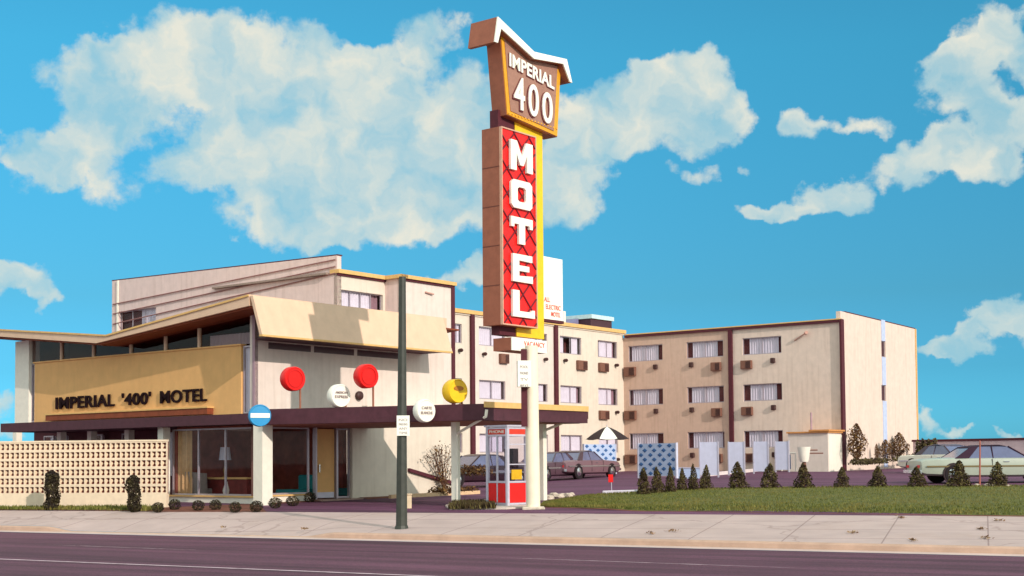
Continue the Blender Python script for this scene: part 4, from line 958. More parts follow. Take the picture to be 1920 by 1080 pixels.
# block letters M O T E L, drawn as polygons in a unit cell
BLK = {
 'M': [[(0, 0), (.26, 0), (.26, .58), (.42, .2), (.58, .2), (.74, .58), (.74, 0), (1, 0), (1, 1), (.72, 1), (.5, .5), (.28, 1), (0, 1)]],
 'O': 'ring',
 'T': [[(.36, 0), (.64, 0), (.64, .74), (.86, .74), (.86, .62), (1, .62), (1, 1), (0, 1), (0, .62), (.14, .62), (.14, .74), (.36, .74)]],
 'E': [[(0, 0), (.95, 0), (.95, .26), (.3, .22), (.3, .4), (.78, .4), (.78, .6), (.3, .6), (.3, .78), (.93, .76), (.93, 1), (0, 1)]],
 'L': [[(0, 0), (1, 0), (1, .3), (.88, .3), (.82, .22), (.3, .22), (.3, 1), (0, 1)]]}
def block_letter(mb, fac, ch, x0, x1, z0, z1, d0, d1):
    T = lambda u, v: (x0 + (x1 - x0) * u, z0 + (z1 - z0) * v)
    if BLK[ch] == 'ring':
        o_ = [(.12, 0), (.88, 0), (1, .12), (1, .88), (.88, 1), (.12, 1), (0, .88), (0, .12)]; i_ = [(.38, .24), (.62, .24), (.70, .3), (.70, .7), (.62, .76), (.38, .76), (.30, .7), (.30, .3)]
        n = 8; vs = [fac.pt(*T(*p), d) for d in (d0, d1) for p in o_ + i_]
        fs = []
        for k in range(n):
            k2 = (k + 1) % n
            fs += [(k, k2, n + k2, n + k), (16 + k, 16 + n + k, 16 + n + k2, 16 + k2), (k, 16 + k, 16 + k2, k2), (n + k, n + k2, 16 + n + k2, 16 + n + k)]
        mb.add(vs, fs)
    else:
        for pl in BLK[ch]: mb.prism([fac.pt(*T(*p), d0) for p in pl], fac.n * (d1 - d0))
lets = [('M', 953, 994, 261, 317), ('O', 954, 993, 335, 388), ('T', 954, 994, 405, 455), ('E', 957, 996, 475, 527), ('L', 957, 998, 543, 593)]
mbw = MB(); mbd = MB()
for c_, p0, p1, q0, q1 in lets:
    x0_, x1_ = SGN.s(p0, (q0 + q1) / 2), SGN.s(p1, (q0 + q1) / 2); z1_, z0_ = SGN.z(p0, q0), SGN.z(p0, q1)
    block_letter(mbw, SGN, c_, x0_, x1_, z0_, z1_, .02, .09)
mbw.build('lettering', signwhite, pylon)
# yellow slab
YS = SGN.shift(-.26)
zy0, zy1 = YS.z(1000, 634), YS.z(990, 243)
ya0, ya1 = YS.s(982, 430), YS.s(1018.5, 440)
mb = MB(); YS.box(mb, ya0 - .35, ya1, zy0, zy1 + .1, -.16, .0); mb.build('yellow_slab', yellowp, pylon)
mb = MB(); YS.box(mb, a0 + .25, ya0 - .36, zy0, zy1 + .3, -.3, -.02); mb.build('steel_core', dark_trim, pylon)
# top winged box
TB = SGN.shift(-.05)
q_bl, q_br = TB.hit(951, 215), TB.hit(1046, 257); q_tl, q_tr = TB.hit(938.7, 62), TB.hit(1052.5, 126); q_v = TB.hit(1002.5, 112)
prof = [q_bl, q_br, q_tr, q_v, q_tl]
DB = .5
mb = MB(); quad_solid(mb, prof, TB, -DB, -.03); mb.build('top_box', sign_brown, pylon)
def inset(pr, k):
    cx = sum(p[0] for p in pr) / len(pr); cz = sum(p[1] for p in pr) / len(pr); return [(cx + (p[0] - cx) * k, cz + (p[1] - cz) * k) for p in pr]
mb = MB(); quad_solid(mb, inset(prof, .985), TB, -.03, -.006); mb.build('gold_border', gold, pylon)
mb = MB(); quad_solid(mb, [(q_bl[0] + .14, q_bl[1] + .13), (q_br[0] - .2, q_br[1] + .13), (q_tr[0] - .2, q_tr[1] - .02), (q_v[0], q_v[1] - .02), (q_tl[0] + .15, q_tl[1] - .1)], TB, -.006, .012); tf_ = mb.build('name_face', sign_face, pylon)
mb = MB(); 
for i in range(16):
    f_ = (i + .5) / 16; mb.lathe([(.02, 0), (.026, .02), (.014, .04)], TB.pt(q_bl[0] + (q_br[0] - q_bl[0]) * f_, q_bl[1] + .05, -.006), TB.n, 8)
mb.build('bulb_row', mat('amber_bulb', srgb(240, 180, 70), .3), pylon)
mb = MB(); mk = MB()
i0, i1 = TB.hit(953, 124), TB.hit(1037, 169); hI = TB.z(953, 99) - TB.z(953, 124)
text_on(mb, TB, 'IMPERIAL', i0, i1, hI, .03, .05, .03, 1.05); text_on(mk, TB, 'IMPERIAL', (i0[0] - .02, i0[1] - .025), (i1[0] + .0, i1[1] - .025), hI, .013, .03, .05, 1.05)
n0, n1 = TB.hit(962, 196), TB.hit(1033, 229); hN = TB.z(962, 146) - TB.z(962, 196); 
for ch_, pa, pb, yb, yt in (('4', 961, 981, 207, 146), ('0', 988, 1007, 220, 160), ('0', 1014, 1033, 233, 175)):
    c0, c1 = TB.hit(pa, yb - 4), TB.hit(pb, yb + 3); c1 = (c1[0], c0[1]); hh = TB.z((pa + pb) / 2, yt) - TB.z((pa + pb) / 2, yb)
    text_on(mb, TB, ch_, c0, c1, hh, .04, .07, .01); text_on(mk, TB, ch_, (c0[0] - .035, c0[1] - .035), (c1[0] + .02, c1[1] - .035), hh + .04, .013, .04, .03)
mb.build('lettering', signwhite, pylon); mk.build('letter_shadow_board', mat('brown_letter_return', srgb(104, 44, 48), .6), pylon)
# winged roof of the sign
RB = TB.shift(.22)
tops = [RB.hit(928, 78), RB.hit(934, 31), RB.hit(1002, 97), RB.hit(1063, 111), RB.hit(1073, 155)]
thk = RB.z(1000, 98) - RB.z(1000, 111)
inn = [(tops[4][0] - .11, tops[4][1] + .0), (tops[3][0] - .17, tops[3][1] - thk * .9), (tops[2][0], tops[2][1] - thk), (tops[1][0] + .13, tops[1][1] - thk * 1.5), (tops[0][0] + .13, tops[0][1])]
mb = MB(); quad_solid(mb, tops + inn, RB, -.92, -.04); mb.build('winged_roof', sign_brown, pylon)
mb = MB(); quad_solid(mb, tops + inn, RB, -.04, .0); mb.build('roof_edge', signwhite, pylon)
# vacancy box
VB = SGN.shift(.06)
v0, v1 = VB.s(959.5, 648), VB.s(1025, 648); zv0, zv1 = VB.z(962, 655), VB.z(962, 634)
mb = MB(); VB.box(mb, v0, v1, zv0 - .02, zv1 + .02, -.62, -.02); mb.build('vacancy_box', sign_brown, pylon)
mb = MB(); VB.box(mb, v0 + .0, v1, zv0 - .02, zv1 + .02, -.02, .004); vf = mb.build('vacancy_face', signwhite, pylon)
mb = MB(); text_on(mb, VB, 'VACANCY', (VB.s(982, 650), zv0 + .12), (VB.s(1021, 652), zv0 + .12), (zv1 - zv0) * .45, .006, .014, .01, 1.1); mb.build('lettering', lettr, vf)
# side board with faint print
HB = SGN.shift(-.3)
h0, h1 = HB.s(1017.5, 540), HB.s(1055, 545); zh0, zh1 = HB.z(1017, 597), HB.z(1018, 480)
mb = MB(); HB.box(mb, h0, h1, zh0, zh1, -.1, 0); sb_ = mb.build('side_board', signwhite, pylon)
mb = MB(); HB.box(mb, h0 - .05, h0 - .002, zh0 - .04, zh1 + .1, -.12, .02); HB.box(mb, h0 - .05, h1 + .02, zh0 - .08, zh0 - .002, -.12, .02); mb.build('board_frame', dark_trim, sb_)
mb = MB(); hw = h1 - h0
text_on(mb, HB, 'ALL', (h0 + hw * .06, zh0 + .48), (h0 + hw * .36, zh0 + .48), .13, .003, .01, .01); text_on(mb, HB, 'ELECTRIC', (h0 + hw * .14, zh0 + .28), (h0 + hw * .88, zh0 + .28), .13, .003, .01, .01); text_on(mb, HB, 'MOTEL', (h0 + hw * .4, zh0 + .09), (h0 + hw * .86, zh0 + .09), .13, .003, .01, .01)
mb.build('lettering', lettr, sb_)
# rate board
QB = Fac(atY(983, 700, 35.25).xy, (1, .12))
r0, r1 = QB.s(971, 700), QB.s(996, 700); zq0, zq1 = QB.z(980, 725), QB.z(980, 676)
mb = MB(); QB.box(mb, r0, r1, zq0, zq1, -.25, 0); rb_ = mb.build('rate_board', signwhite, pylon)
mb = MB()
for i, t_ in enumerate(('POOL', 'PHONES', 'TV', 'FREE ICE')): text_on(mb, QB, t_, (r0 + .06, zq1 - .2 - .165 * i), (r1 - .08, zq1 - .2 - .165 * i), .07, .003, .008, .0)
mb.build('lettering', grey_print, rb_)
# pole
pb = atY(1000, 945, 35.7); pt_ = atY(996, 640, 35.7); pz = gz(pb.x, pb.y)
mb = MB(); mb.cyl((pb.x, pb.y, pz - .1), (pt_.x, pt_.y, zv0 + .1), .185, .17, 20); mb.build('pole', mat('cream_pole', srgb(238, 224, 200), .45, .05, 4, streak=.15), pylon, smooth=True)
mb = MB(); mb.box(pb.x - .3, pb.x + .3, pb.y - .3, pb.y + .3, pz - .1, pz + .06); mb.build('footing', stone_m, pylon, bevel=.03)
mb = MB(); p0 = QB.pt(r0 + .12, zv0 - .02, -.3); mb.box(p0.x - .0, p0.x + .16, p0.y - .06, p0.y + .1, atY(990, 800, 35.7).z, zv0); mb.build('steel_strut', dark_trim, pylon)

# ================================================================= PHONE BOOTH
pc = ground(952, 951); BZ = pc.z
bl = Fac((pc.x, pc.y), Vector((-.80, .60))); br = Fac((pc.x, pc.y), Vector((.80, .60)))
sA = bl.s(911, 880); sB = br.s(990, 880)
wA, wB = sA, sB; ztop = bl.z(951, 800)
booth = empty('phone_booth', (pc.x, pc.y, BZ), 'silver glass telephone booth with red lower panels beside the sign pole', 'phone booth')
bc = pc
P = lambda a, b, z: Vector((bc.x, bc.y, 0)) + bl.d * a + br.d * b + Vector((0, 0, z))
def pbx(mb, a0, a1, b0, b1, z0, z1): mb.hexa([P(a0, b0, z0), P(a1, b0, z0), P(a1, b1, z0), P(a0, b1, z0), P(a0, b0, z1), P(a1, b0, z1), P(a1, b1, z1), P(a0, b1, z1)])
mb = MB(); t_ = .07
for (a, b) in ((0, 0), (wA - t_, 0), (0, wB - t_), (wA - t_, wB - t_)): pbx(mb, a, a + t_, b, b + t_, BZ, ztop)
zr = [BZ + .13, BZ + .62, BZ + 1.05, BZ + 1.6, ztop - .24, ztop - .05]
for z in (BZ + .06, BZ + .66, ztop - .26, ztop - .06):
    pbx(mb, t_, wA - t_, .01, .05, z, z + .05); pbx(mb, .01, .05, t_, wB - t_, z, z + .05); pbx(mb, t_, wA - t_, wB - .05, wB - .01, z, z + .05); pbx(mb, wA - .05, wA - .01, t_, wB - t_, z, z + .05)
pbx(mb, .02, .05, t_, wB - t_, BZ + 1.15, BZ + 1.18); pbx(mb, .02, .05, t_, wB - t_, BZ + 1.7, BZ + 1.73)
pbx(mb, wA / 2 - .02, wA / 2 + .02, .012, .048, BZ + .1, ztop - .26)
mb.build('frame', steel, booth)
mb = MB(); pbx(mb, t_, wA - t_, .02, .04, BZ + .12, BZ + .65); mb.build('red_panel', redp, booth)
mb = MB(); pbx(mb, .02, .04, t_, wB - t_, BZ + .12, BZ + .65); mb.build('red_panel', redp, booth)
mb = MB(); pbx(mb, t_, wA - t_, .02, .035, ztop - .205, ztop - .062); pbx(mb, .02, .035, t_, wB - t_, ztop - .205, ztop - .062); mb.build('header_sign', mat('red_header', srgb(214, 58, 40), .5), booth)
mb = MB()
for nm_ in (0, 1):
    if nm_ == 0: text_on(mb, Fac((bc.x, bc.y), tuple(-bl.d.xy)), 'PHONE', (-(wA - .12), ztop - .17), (-.12, ztop - .17), .08, -.018, -.01, .01)
mb.build('lettering', signwhite, booth)
for args in ((t_, wA - t_, .028, .032), (.028, .032, t_, wB - t_), (t_, wA - t_, wB - .032, wB - .028), (wA - .032, wA - .028, t_, wB - t_)):
    mb = MB(); pbx(mb, *args, BZ + .71, ztop - .26); mb.build('pane', GLASS, booth)
mb = MB(); pbx(mb, -.03, wA + .03, -.03, wB + .03, ztop, ztop + .05); mb.build('roof', steel, booth)
mb = MB(); pbx(mb, -.03, wA + .03, -.03, wB + .03, BZ - .06, BZ + .05); mb.build('base', mat('booth_base', srgb(214, 208, 214), .8), booth)
mb = MB(); pbx(mb, wA * .35, wA * .75, wB - .25, wB - .07, BZ + 1.05, BZ + 1.6); ph = mb.build('telephone', black, booth)
mb = MB(); pbx(mb, wA * .2, wA * .85, wB - .4, wB - .08, BZ + .95, BZ + 1.0); mb.build('shelf', steel, booth)
mb = MB(); pbx(mb, .06, .09, wB * .3, wB - .15, BZ + .75, BZ + 1.02); mb.build('directory_binder', yellowp, booth)

# ================================================================= GREEN STREET POLE
gp = ground(753, 991)
pole = empty('street_pole', gp, 'dark green tapering steel pole at the kerb, cut off above the lobby roofline', 'pole')
top = atY(754.5, 519, gp.y)
mb = MB(); mb.cyl((gp.x, gp.y, gp.z - .1), (top.x, gp.y, top.z), 11.0 * gp.y / F_PX, 6.6 * gp.y / F_PX, 10); mb.build('shaft', greenpole, pole)
mb = MB(); mb.cyl((gp.x, gp.y, gp.z - .02), (gp.x, gp.y, gp.z + .07), .17, .15, 10); mb.build('base_collar', greenpole, pole)
ps = Fac((gp.x, gp.y - .16), (1, 0.02)); q0, q1 = ps.hit(744, 817), ps.hit(768, 779)
mb = MB(); ps.box(mb, q0[0], q1[0], q0[1], q1[1], 0, .015)
sg = mb.build('parking_sign', signwhite, origin=ps.pt((q0[0] + q1[0]) / 2, q0[1])); props(sg, 'small white parking sign with faint lines strapped to the green pole', 'sign')
mb = MB(); zz = (q1[1] - q0[1])
for i, t_ in enumerate(('NO', 'PARKING', 'ANY', 'TIME')): text_on(mb, ps, t_, (q0[0] + .05, q1[1] - .13 - .1 * i), (q1[0] - .05, q1[1] - .13 - .1 * i), .055, .017, .02, .0)
mb.build('lettering', grey_print, sg)
c = ground(767, 953); mb = MB(); mb.box(c.x - .07, c.x + .07, c.y - .05, c.y + .05, c.z - .05, c.z + .36); mb.box(c.x - .09, c.x + .09, c.y - .07, c.y + .07, c.z + .36, c.z + .4)
props(mb.build('marker_post', mat('cream_marker', srgb(214, 190, 160), .8), origin=c, bevel=.015), 'short cream marker post just right of the green pole', 'post')

# ================================================================= PLANTS
def leafy(mb, pts, size, rnd, up=.3):
    for p, nrm in pts:
        g = Vector((rnd.gauss(0, 1), rnd.gauss(0, 1), rnd.gauss(0, 1) + up)).normalized(); n = (nrm * .8 + g).normalized()
        t = n.orthogonal().normalized(); t.rotate(Matrix.Rotation(rnd.uniform(0, 6.28), 3, n)); b = n.cross(t); s = size * rnd.uniform(.6, 1.35); k = len(mb.v)
        mb.v += [tuple(p - t * s * .5), tuple(p + b * s * .32), tuple(p + t * s * .6), tuple(p - b * s * .32)]; mb.f.append((k, k + 1, k + 2, k + 3))
def leaf_build(mb, name, m, parent):
    me = bpy.data.meshes.new(name); me.from_pydata(mb.v, [], mb.f); me.materials.append(m); o = bpy.data.objects.new(name, me); COL.objects.link(o); o.parent = parent; WL[o.name] = Vector(); return o
def shell_points(n, rnd, prof, lump=.18, fill=.35):
    """points in a body of revolution with radius prof(t), unit height, lumpy"""
    ph = [rnd.uniform(0, 6.28) for _ in range(6)]; o = []
    while len(o) < n:
        t = rnd.random(); g = rnd.uniform(0, 6.28); r = prof(t)
        if rnd.random() > r / .52 + .12: continue
        l = 1 + lump * (math.sin(3 * g + ph[0] + 5 * t) * .5 + math.sin(5 * g + ph[1] - 9 * t) * .35 + math.sin(13 * t + ph[2] + g) * .5)
        q = (1 - fill * rnd.random() ** 2) * l * r
        o.append((Vector((math.cos(g) * q, math.sin(g) * q, t)), Vector((math.cos(g), math.sin(g), .35))))
    return o
def make_conifer(seed):
    rnd = random.Random(seed); pr = lambda t: .36 * (1 - t) ** .75 * (1 if t > .08 else .75 + t * 3) + .015
    r = empty('conifer_shrub', (0, 0, 0), 'x', 'shrub'); mb = MB(); leafy(mb, shell_points(1500, rnd, pr, .3, .5), .075, rnd, .6); leaf_build(mb, 'foliage', leaf_dk, r)
    mb = MB(); mb.cyl((0, 0, -.03), (0, 0, .8), .035, .008, 7); mb.build('stem', barkm, r); return r
def make_ball(seed):
    rnd = random.Random(seed); pr = lambda t: .5 * math.sqrt(max(0, 1 - (2 * t - 1) ** 2)) + .01
    r = empty('round_shrub', (0, 0, 0), 'x', 'shrub'); mb = MB(); leafy(mb, shell_points(800, rnd, pr, .12, .35), .11, rnd, .4); leaf_build(mb, 'foliage', leaf_ball, r)
    mb = MB(); mb.cyl((0, 0, -.05), (0, 0, .5), .05, .02, 7); mb.build('stem', barkm, r); return r
def make_column(seed):
    rnd = random.Random(seed); pr = lambda t: .17 * (min(1, t * 6 + .55)) * (1 if t < .85 else max(.2, 1 - ((t - .85) / .15) ** 2 * .8))
    r = empty('columnar_shrub', (0, 0, 0), 'x', 'shrub'); mb = MB(); leafy(mb, shell_points(2400, rnd, pr, .3, .4), .06, rnd, .5); leaf_build(mb, 'foliage', leaf_ball, r)
    mb = MB(); mb.cyl((0, 0, -.03), (0, 0, .6), .03, .01, 7); mb.build('stem', barkm, r); return r
def make_tree(seed):
    rnd = random.Random(seed); pr = lambda t: .0 if t < .1 else .27 * math.sin(math.pi * min(1, ((t - .1) / .9)) ** .8) ** .8 + .01
    r = empty('young_tree', (0, 0, 0), 'x', 'tree'); mb = MB(); leafy(mb, [p for p in shell_points(1700, rnd, pr, .4, .7) if rnd.random() < .9], .055, rnd, .3); leaf_build(mb, 'crown', leaf_lt, r)
    mb = MB(); mb.cyl((0, 0, -.02), (.01, 0, .75), .022, .006, 7)
    for i in range(7): g = i * 2.4; z0 = .18 + .07 * i; mb.cyl((0, 0, z0), (math.cos(g) * .15, math.sin(g) * .15, z0 + .15), .008, .003, 5)
    mb.build('trunk', barkm, r); return r
protoC = [make_conifer(s) for s in (1, 2, 3)]; protoB = [make_ball(s) for s in (4, 5)]; protoL = make_column(6); protoT = [make_tree(8), make_tree(9)]
used = set()
def plant(proto, px, py, toppy, halfw, base_r, label, group, i=0):
    p = ground(px, py); h = (py - toppy) * p.y / F_PX; rw_ = halfw * p.y / F_PX / base_r
    rz = i * 1.7; tl_ = math.sin(i * 5.3) * .06
    if proto.name in used:
        o = copy_tree(proto, p, rz, (rw_, rw_, h), label, group)
    else:
        used.add(proto.name); o = proto; o.location = p; o.rotation_euler = (0, 0, rz); o.scale = (rw_, rw_, h); o['label'] = label; o['group'] = group
    o.rotation_euler = (tl_, -tl_ * .7, rz)
    return o
cl_ = [(1207, 930, 877, 15), (1234, 927, 875, 14), (1258, 925, 874, 11), (1279, 922, 878, 11), (1300, 921, 870, 11), (1322, 919, 872, 13),
       (1384, 918, 866, 19), (1443, 917, 869, 19), (1508, 917, 869, 19), (1580, 916, 876, 15), (1647, 915, 874, 18), (1720, 915, 875, 19), (1797, 915, 864, 23), (1871, 914, 866, 19)]
clab = ['leftmost conifer of the tight row of six by the blue patterned screen', 'second conifer from the left in the tight row of six', 'third conifer in the tight row of six, thin and dark', 'fourth conifer in the tight row of six, below the gap beside the blue screen',
        'fifth conifer in the tight row of six, pointed top', 'rightmost conifer of the tight row of six by the lilac panels', 'broad conifer standing alone in front of the lilac panels, first right of the tight row',
        'conifer in front of the rightmost lilac panels, second right of the tight row', 'conifer in front of the white bell bin', 'small conifer below the annex door corner', 'small conifer below the blank end wall of the right wing',
        'conifer at the left end of the long sedan', 'widest conifer, in front of the side of the long sedan', 'rightmost conifer, at the stones on the lawn edge']
for i, (a, b, c, d) in enumerate(cl_): plant(protoC[i % 3], a, b, c, d, .36, clab[i], 'conifers along the lawn edge', i)
bl_ = [(296, 961, 942, 11), (328, 957, 936, 11), (372, 958, 938, 11), (404, 957, 937, 11), (441, 961, 941, 11), (480, 960, 939, 12), (516, 953, 933, 12), (548, 949, 930, 12), (581, 942, 923, 11), (663, 933, 917, 10), (690, 930, 913, 10), (722, 925, 908, 10)]
blab = ['round clipped shrub at the right end of the screen wall', 'round clipped shrub below the tan lobby curtain', 'round clipped shrub below the grey armchair', 'round clipped shrub left of the lobby lamp, under the big window', 'round clipped shrub below the lobby desk', 'round clipped shrub at the foot of the lobby corner column',
        'round clipped shrub just right of the lobby corner column', 'second round clipped shrub right of the lobby corner column', 'round clipped shrub left of the lobby door step', 'round clipped shrub right of the lobby door step', 'middle round shrub along the white side wall', 'round clipped shrub nearest the green pole by the white side wall']
for i, (a, b, c, d) in enumerate(bl_): plant(protoB[i % 2], a, b, c, d, .5, blab[i], 'round shrubs along the lobby', i)
plant(protoL, 97, 957, 883, 13, .18, 'dark columnar shrub by the screen wall, farther left', 'columnar shrubs by the screen wall', 0)
plant(protoL, 252, 960, 891, 12, .18, 'dark columnar shrub by the screen wall, nearer the lobby', 'columnar shrubs by the screen wall', 1)
def plant_at(proto, px, py, toppy, halfw, base_r, Y, label, group, i):
    p = atY(px, py, Y); h = (py - toppy) * Y / F_PX; k = halfw * Y / F_PX / base_r
    if proto.name in used: o = copy_tree(proto, p, i * 2.1, (k, k, h), label, group)
    else:
        used.add(proto.name); o = proto; o.location = p; o.rotation_euler = (0, 0, i * 2.1); o.scale = (k, k, h); o['label'] = label; o['group'] = group
for i, (px, py, tp, hw, Y, lb_) in enumerate(((1607, 868, 794, 17, 71, 'largest bronze leaved young tree, beside the annex at the blank end wall'), (1661, 866, 824, 11, 75, 'small dense young tree below the pale blue window strip'), (1686, 862, 811, 15, 76.5, 'young tree nearest the far corner of the blank end wall'), (1644, 866, 832, 4, 74, 'thin young sapling left of the pale blue window strip'))):
    plant_at(protoT[i % 2], px, py, tp, hw, .27, Y, lb_, 'young trees at the blank end wall', i)
def hedge(name, p0, p1, h, wdt, n, label, size=.09, m=None, seed=1, cat='hedge'):
    rnd = random.Random(seed); mb = MB(); d = p1 - p0; nn = Vector((-d.y, d.x, 0)).normalized(); pts = []
    for _ in range(n):
        t = rnd.random(); w_ = rnd.uniform(-1, 1); hh = h * (.75 + .3 * math.sin(t * 23) * .5 + .2 * rnd.random()); z = rnd.random() ** .6 * hh * math.sqrt(max(.05, 1 - w_ * w_ * .8))
        pts.append((p0 + d * t + nn * w_ * wdt / 2 + Vector((0, 0, z)) - p0, Vector((0, -.5, .6))))
    leafy(mb, pts, size, rnd, .5)
    me = bpy.data.meshes.new(name); me.from_pydata(mb.v, [], mb.f); me.materials.append(m or leaf_dk); o = bpy.data.objects.new(name, me); COL.objects.link(o); o.location = p0; props(o, label, cat); return o
hedge('low_hedge', atY(1600, 873, 69), atY(1662, 869, 72.5), .35, .7, 900, 'low dark hedge under the largest young tree', .13, seed=2)
hedge('low_hedge', atY(1680, 866, 74), atY(1717, 863, 76), .35, .7, 600, 'low dark hedge at the far corner of the end wall', .13, seed=3)
hedge('tall_hedge', atY(1719, 862, 66), atY(1757, 860, 66), 1.0, .9, 1300, 'dark clipped hedge block left of the white hardtop', .14, seed=4)
hedge('planter_shrubs', LRG.pt(LRG.s(772, 906), gz(-3.5, 49), .9), LRG.pt(LRG.s(852, 900), gz(-2, 51), .9), .28, .5, 900, 'low shrubs planted along the foot of the white side wall', .09, leaf_lt, 5)
hedge('planter_shrubs', atY(868, 890, 52), atY(912, 893, 50), .4, .7, 900, 'low scrubby bushes in front of the dark parked coupe', .09, leaf_lt, 6)
# bare climber on the white wall
rnd = random.Random(3); o_p = LRG.pt(LRG.s(822, 890), gz(-2.6, 50), .25)
cb = empty('bare_shrub', o_p, 'thin twiggy shrub with sparse bronze leaves against the white side wall', 'shrub')
mb = MB(); lv = []
for i in range(16):
    g = rnd.uniform(-1, 1); p = o_p.copy(); d = (LRG.d * g * .35 + Vector((0, 0, 1))).normalized()
    for s_i in range(6):
        q_ = p + d * .28; mb.cyl(p, q_, .012, .009, 5); d = (d + LRG.d * rnd.uniform(-.5, .5) + LRG.n * rnd.uniform(-.1, .12)).normalized(); p = q_
        for _ in range(5): lv.append((p + Vector((rnd.gauss(0, .07), rnd.gauss(0, .05), rnd.gauss(0, .08))) - o_p, LRG.n))
mb.build('twigs', barkm, cb); ml = MB(); leafy(ml, lv, .07, rnd); leaf_build(ml, 'foliage', leaf_lt, cb)
# strip of grass / soil in front of block wall and lobby
fr_ = [ground(-120, 956.5), ground(150, 957.5), ground(310, 960), ground(500, 960)]; bk_ = [BW.pt(BW.s(-120, 950), 0, .02), BW.pt(BW.s(150, 950), 0, .02), BW.pt(-.02, 0, .02), LG.pt(-OFF_R + .1, 0, .05)]
fr_, bk_ = resample(fr_, 30), resample(bk_, 30)
strip_sheet('soil_bed', fr_, bk_, .02, soil_m, 60, 4)
fr2_ = resample([ground(-120, 957.5), ground(150, 958), ground(306, 960.5)], 20); bk2_ = resample([p - BW.n * 0 for p in (BW.pt(BW.s(-120, 950), 0, .25), BW.pt(BW.s(150, 950), 0, .25), BW.pt(.05, 0, .25))], 20)
g2 = blades('grass', fr2_, bk2_, 3600, .10, grass_m, RG, .022); props(g2, 'strip of rough grass at the foot of the screen wall', 'grass', kind='stuff')
s1 = [LRG.pt(-1.1, 0, .55), LRG.pt(LRG.s(583), 0, .45)]; s2 = [LRG.pt(-1.1, 0, .02), LRG.pt(LRG.s(583), 0, .02)]
strip_sheet('soil_bed', resample(s1, 10), resample(s2, 10), .03, soil_m, 20, 2)
s1 = [LRG.pt(sW, 0, .7), LRG.pt(LRG.s(849), 0, .9)]; s2 = [LRG.pt(sW, 0, .02), LRG.pt(LRG.s(849), 0, .02)]
strip_sheet('soil_bed', resample(s1, 10), resample(s2, 10), .05, soil_m, 20, 2)
kk = MB(); c0, c1 = LRG.pt(LRG.s(690), 0, .92), LRG.pt(LRG.s(852), 0, 1.05); kk.prism([Vector((p.x, p.y, gz(p.x, p.y) - .05)) for p in (c0, c1, c1 + LRG.n * .12, c0 + LRG.n * .12)], (0, 0, .17)); props(kk.build('planter_edging', mat('edging_pale', srgb(214, 178, 140), .9)), 'pale kerb edging of the planted bed along the white side wall', 'edging')
# island with kerb at canopy post and booth
isl = [ground(835, 950), ground(848, 943), ground(915, 938), ground(1000, 940), ground(1020, 950), ground(950, 955), ground(845, 956)]
mb = MB(); mb.prism([Vector((p.x, p.y, gz(p.x, p.y) - .1)) for p in isl], (0, 0, .14)); props(mb.build('traffic_island', mat('island_concrete', srgb(206, 190, 180), .9, .1, 3, .3)), kind='structure')
i_f = [ground(842, 957), ground(930, 955.5)]; i_b = [ground(850, 949), ground(918, 947)]
g3 = blades('grass', [p + Vector((0, 0, 0)) for p in resample(i_f, 8)], resample(i_b, 8), 2500, .16, leaf_dk, RG, .03); props(g3, 'dark ground cover on the island in front of the canopy post', 'ground cover', kind='stuff')
def stone(px, py, r, label, seed):
    rnd = random.Random(seed); p = ground(px, py); bm = bmesh.new(); bmesh.ops.create_icosphere(bm, subdivisions=2, radius=r)
    for v in bm.verts: v.co *= rnd.uniform(.8, 1.15); v.co.z *= .65; v.co.x *= 1.3
    me = bpy.data.meshes.new('stone'); bm.to_mesh(me); bm.free(); me.materials.append(stone_m); o = bpy.data.objects.new('stone', me); COL.objects.link(o); o.location = p + Vector((0, 0, r * .3)); o.rotation_euler = (0, 0, seed); props(o, label, 'stone', 'edging stones on the lawn')
for i, (a, b, r_) in enumerate(((1030, 936, .15), (1038, 931, .14), (1047, 934, .15), (1056, 931, .12), (1065, 932, .14), (1071, 929, .1))): stone(a, b, r_, 'pale edging stone at the lawn corner beside the sign pole', i + 1)
for i, (a, b, r_) in enumerate(((1832, 912, .1), (1853, 913, .12), (1861, 914, .13), (1880, 913, .13), (1887, 914, .1))): stone(a, b, r_, 'pale edging stone at the foot of the rightmost conifer', i + 11)
# stakes
def stake(px, y0, y1, r, m, label):
    p = ground(px, y0); t = atY(px + .5, y1, p.y); mb = MB(); mb.cyl(p - Vector((0, 0, .1)), t, r, r * .8, 8); mb.cyl(t, t + Vector((0, 0, .04)), r * .8, r * .2, 8); props(mb.build('stake', m, origin=p), label, 'stake', 'garden stakes')
stake(1837, 912, 828, .032, mat('rusty_stake', srgb(164, 96, 84), .8), 'tall rusty brown stake in front of the long sedan')
p = ground(1147, 924); q_ = atY(1146, 893, p.y)
rs = empty('stake_sign', p, 'small red sign on a thin stake at the edge of the car park', 'sign')
mb = MB(); mb.cyl(p, q_, .015, n=6); mb.build('stake', steel, rs); mb = MB(); mb.box(q_.x - .1, q_.x + .06, q_.y - .03, q_.y - .01, q_.z - .2, q_.z + .06); mb.build('plate', redp, rs, bevel=.004)
mb = MB(); a_, b_ = ground(1130, 926), ground(1198, 924); mb.prism([a_ - Vector((0, 0, .03)), b_ - Vector((0, 0, .03)), b_ + Vector((0, .2, -.03)), a_ + Vector((0, .2, -.03))], (0, 0, .13)); props(mb.build('wheel_stop', mat('pale_wheel_stop', srgb(206, 200, 210), .8), bevel=.02), 'pale concrete wheel stop beside the small red stake sign', 'wheel stop')

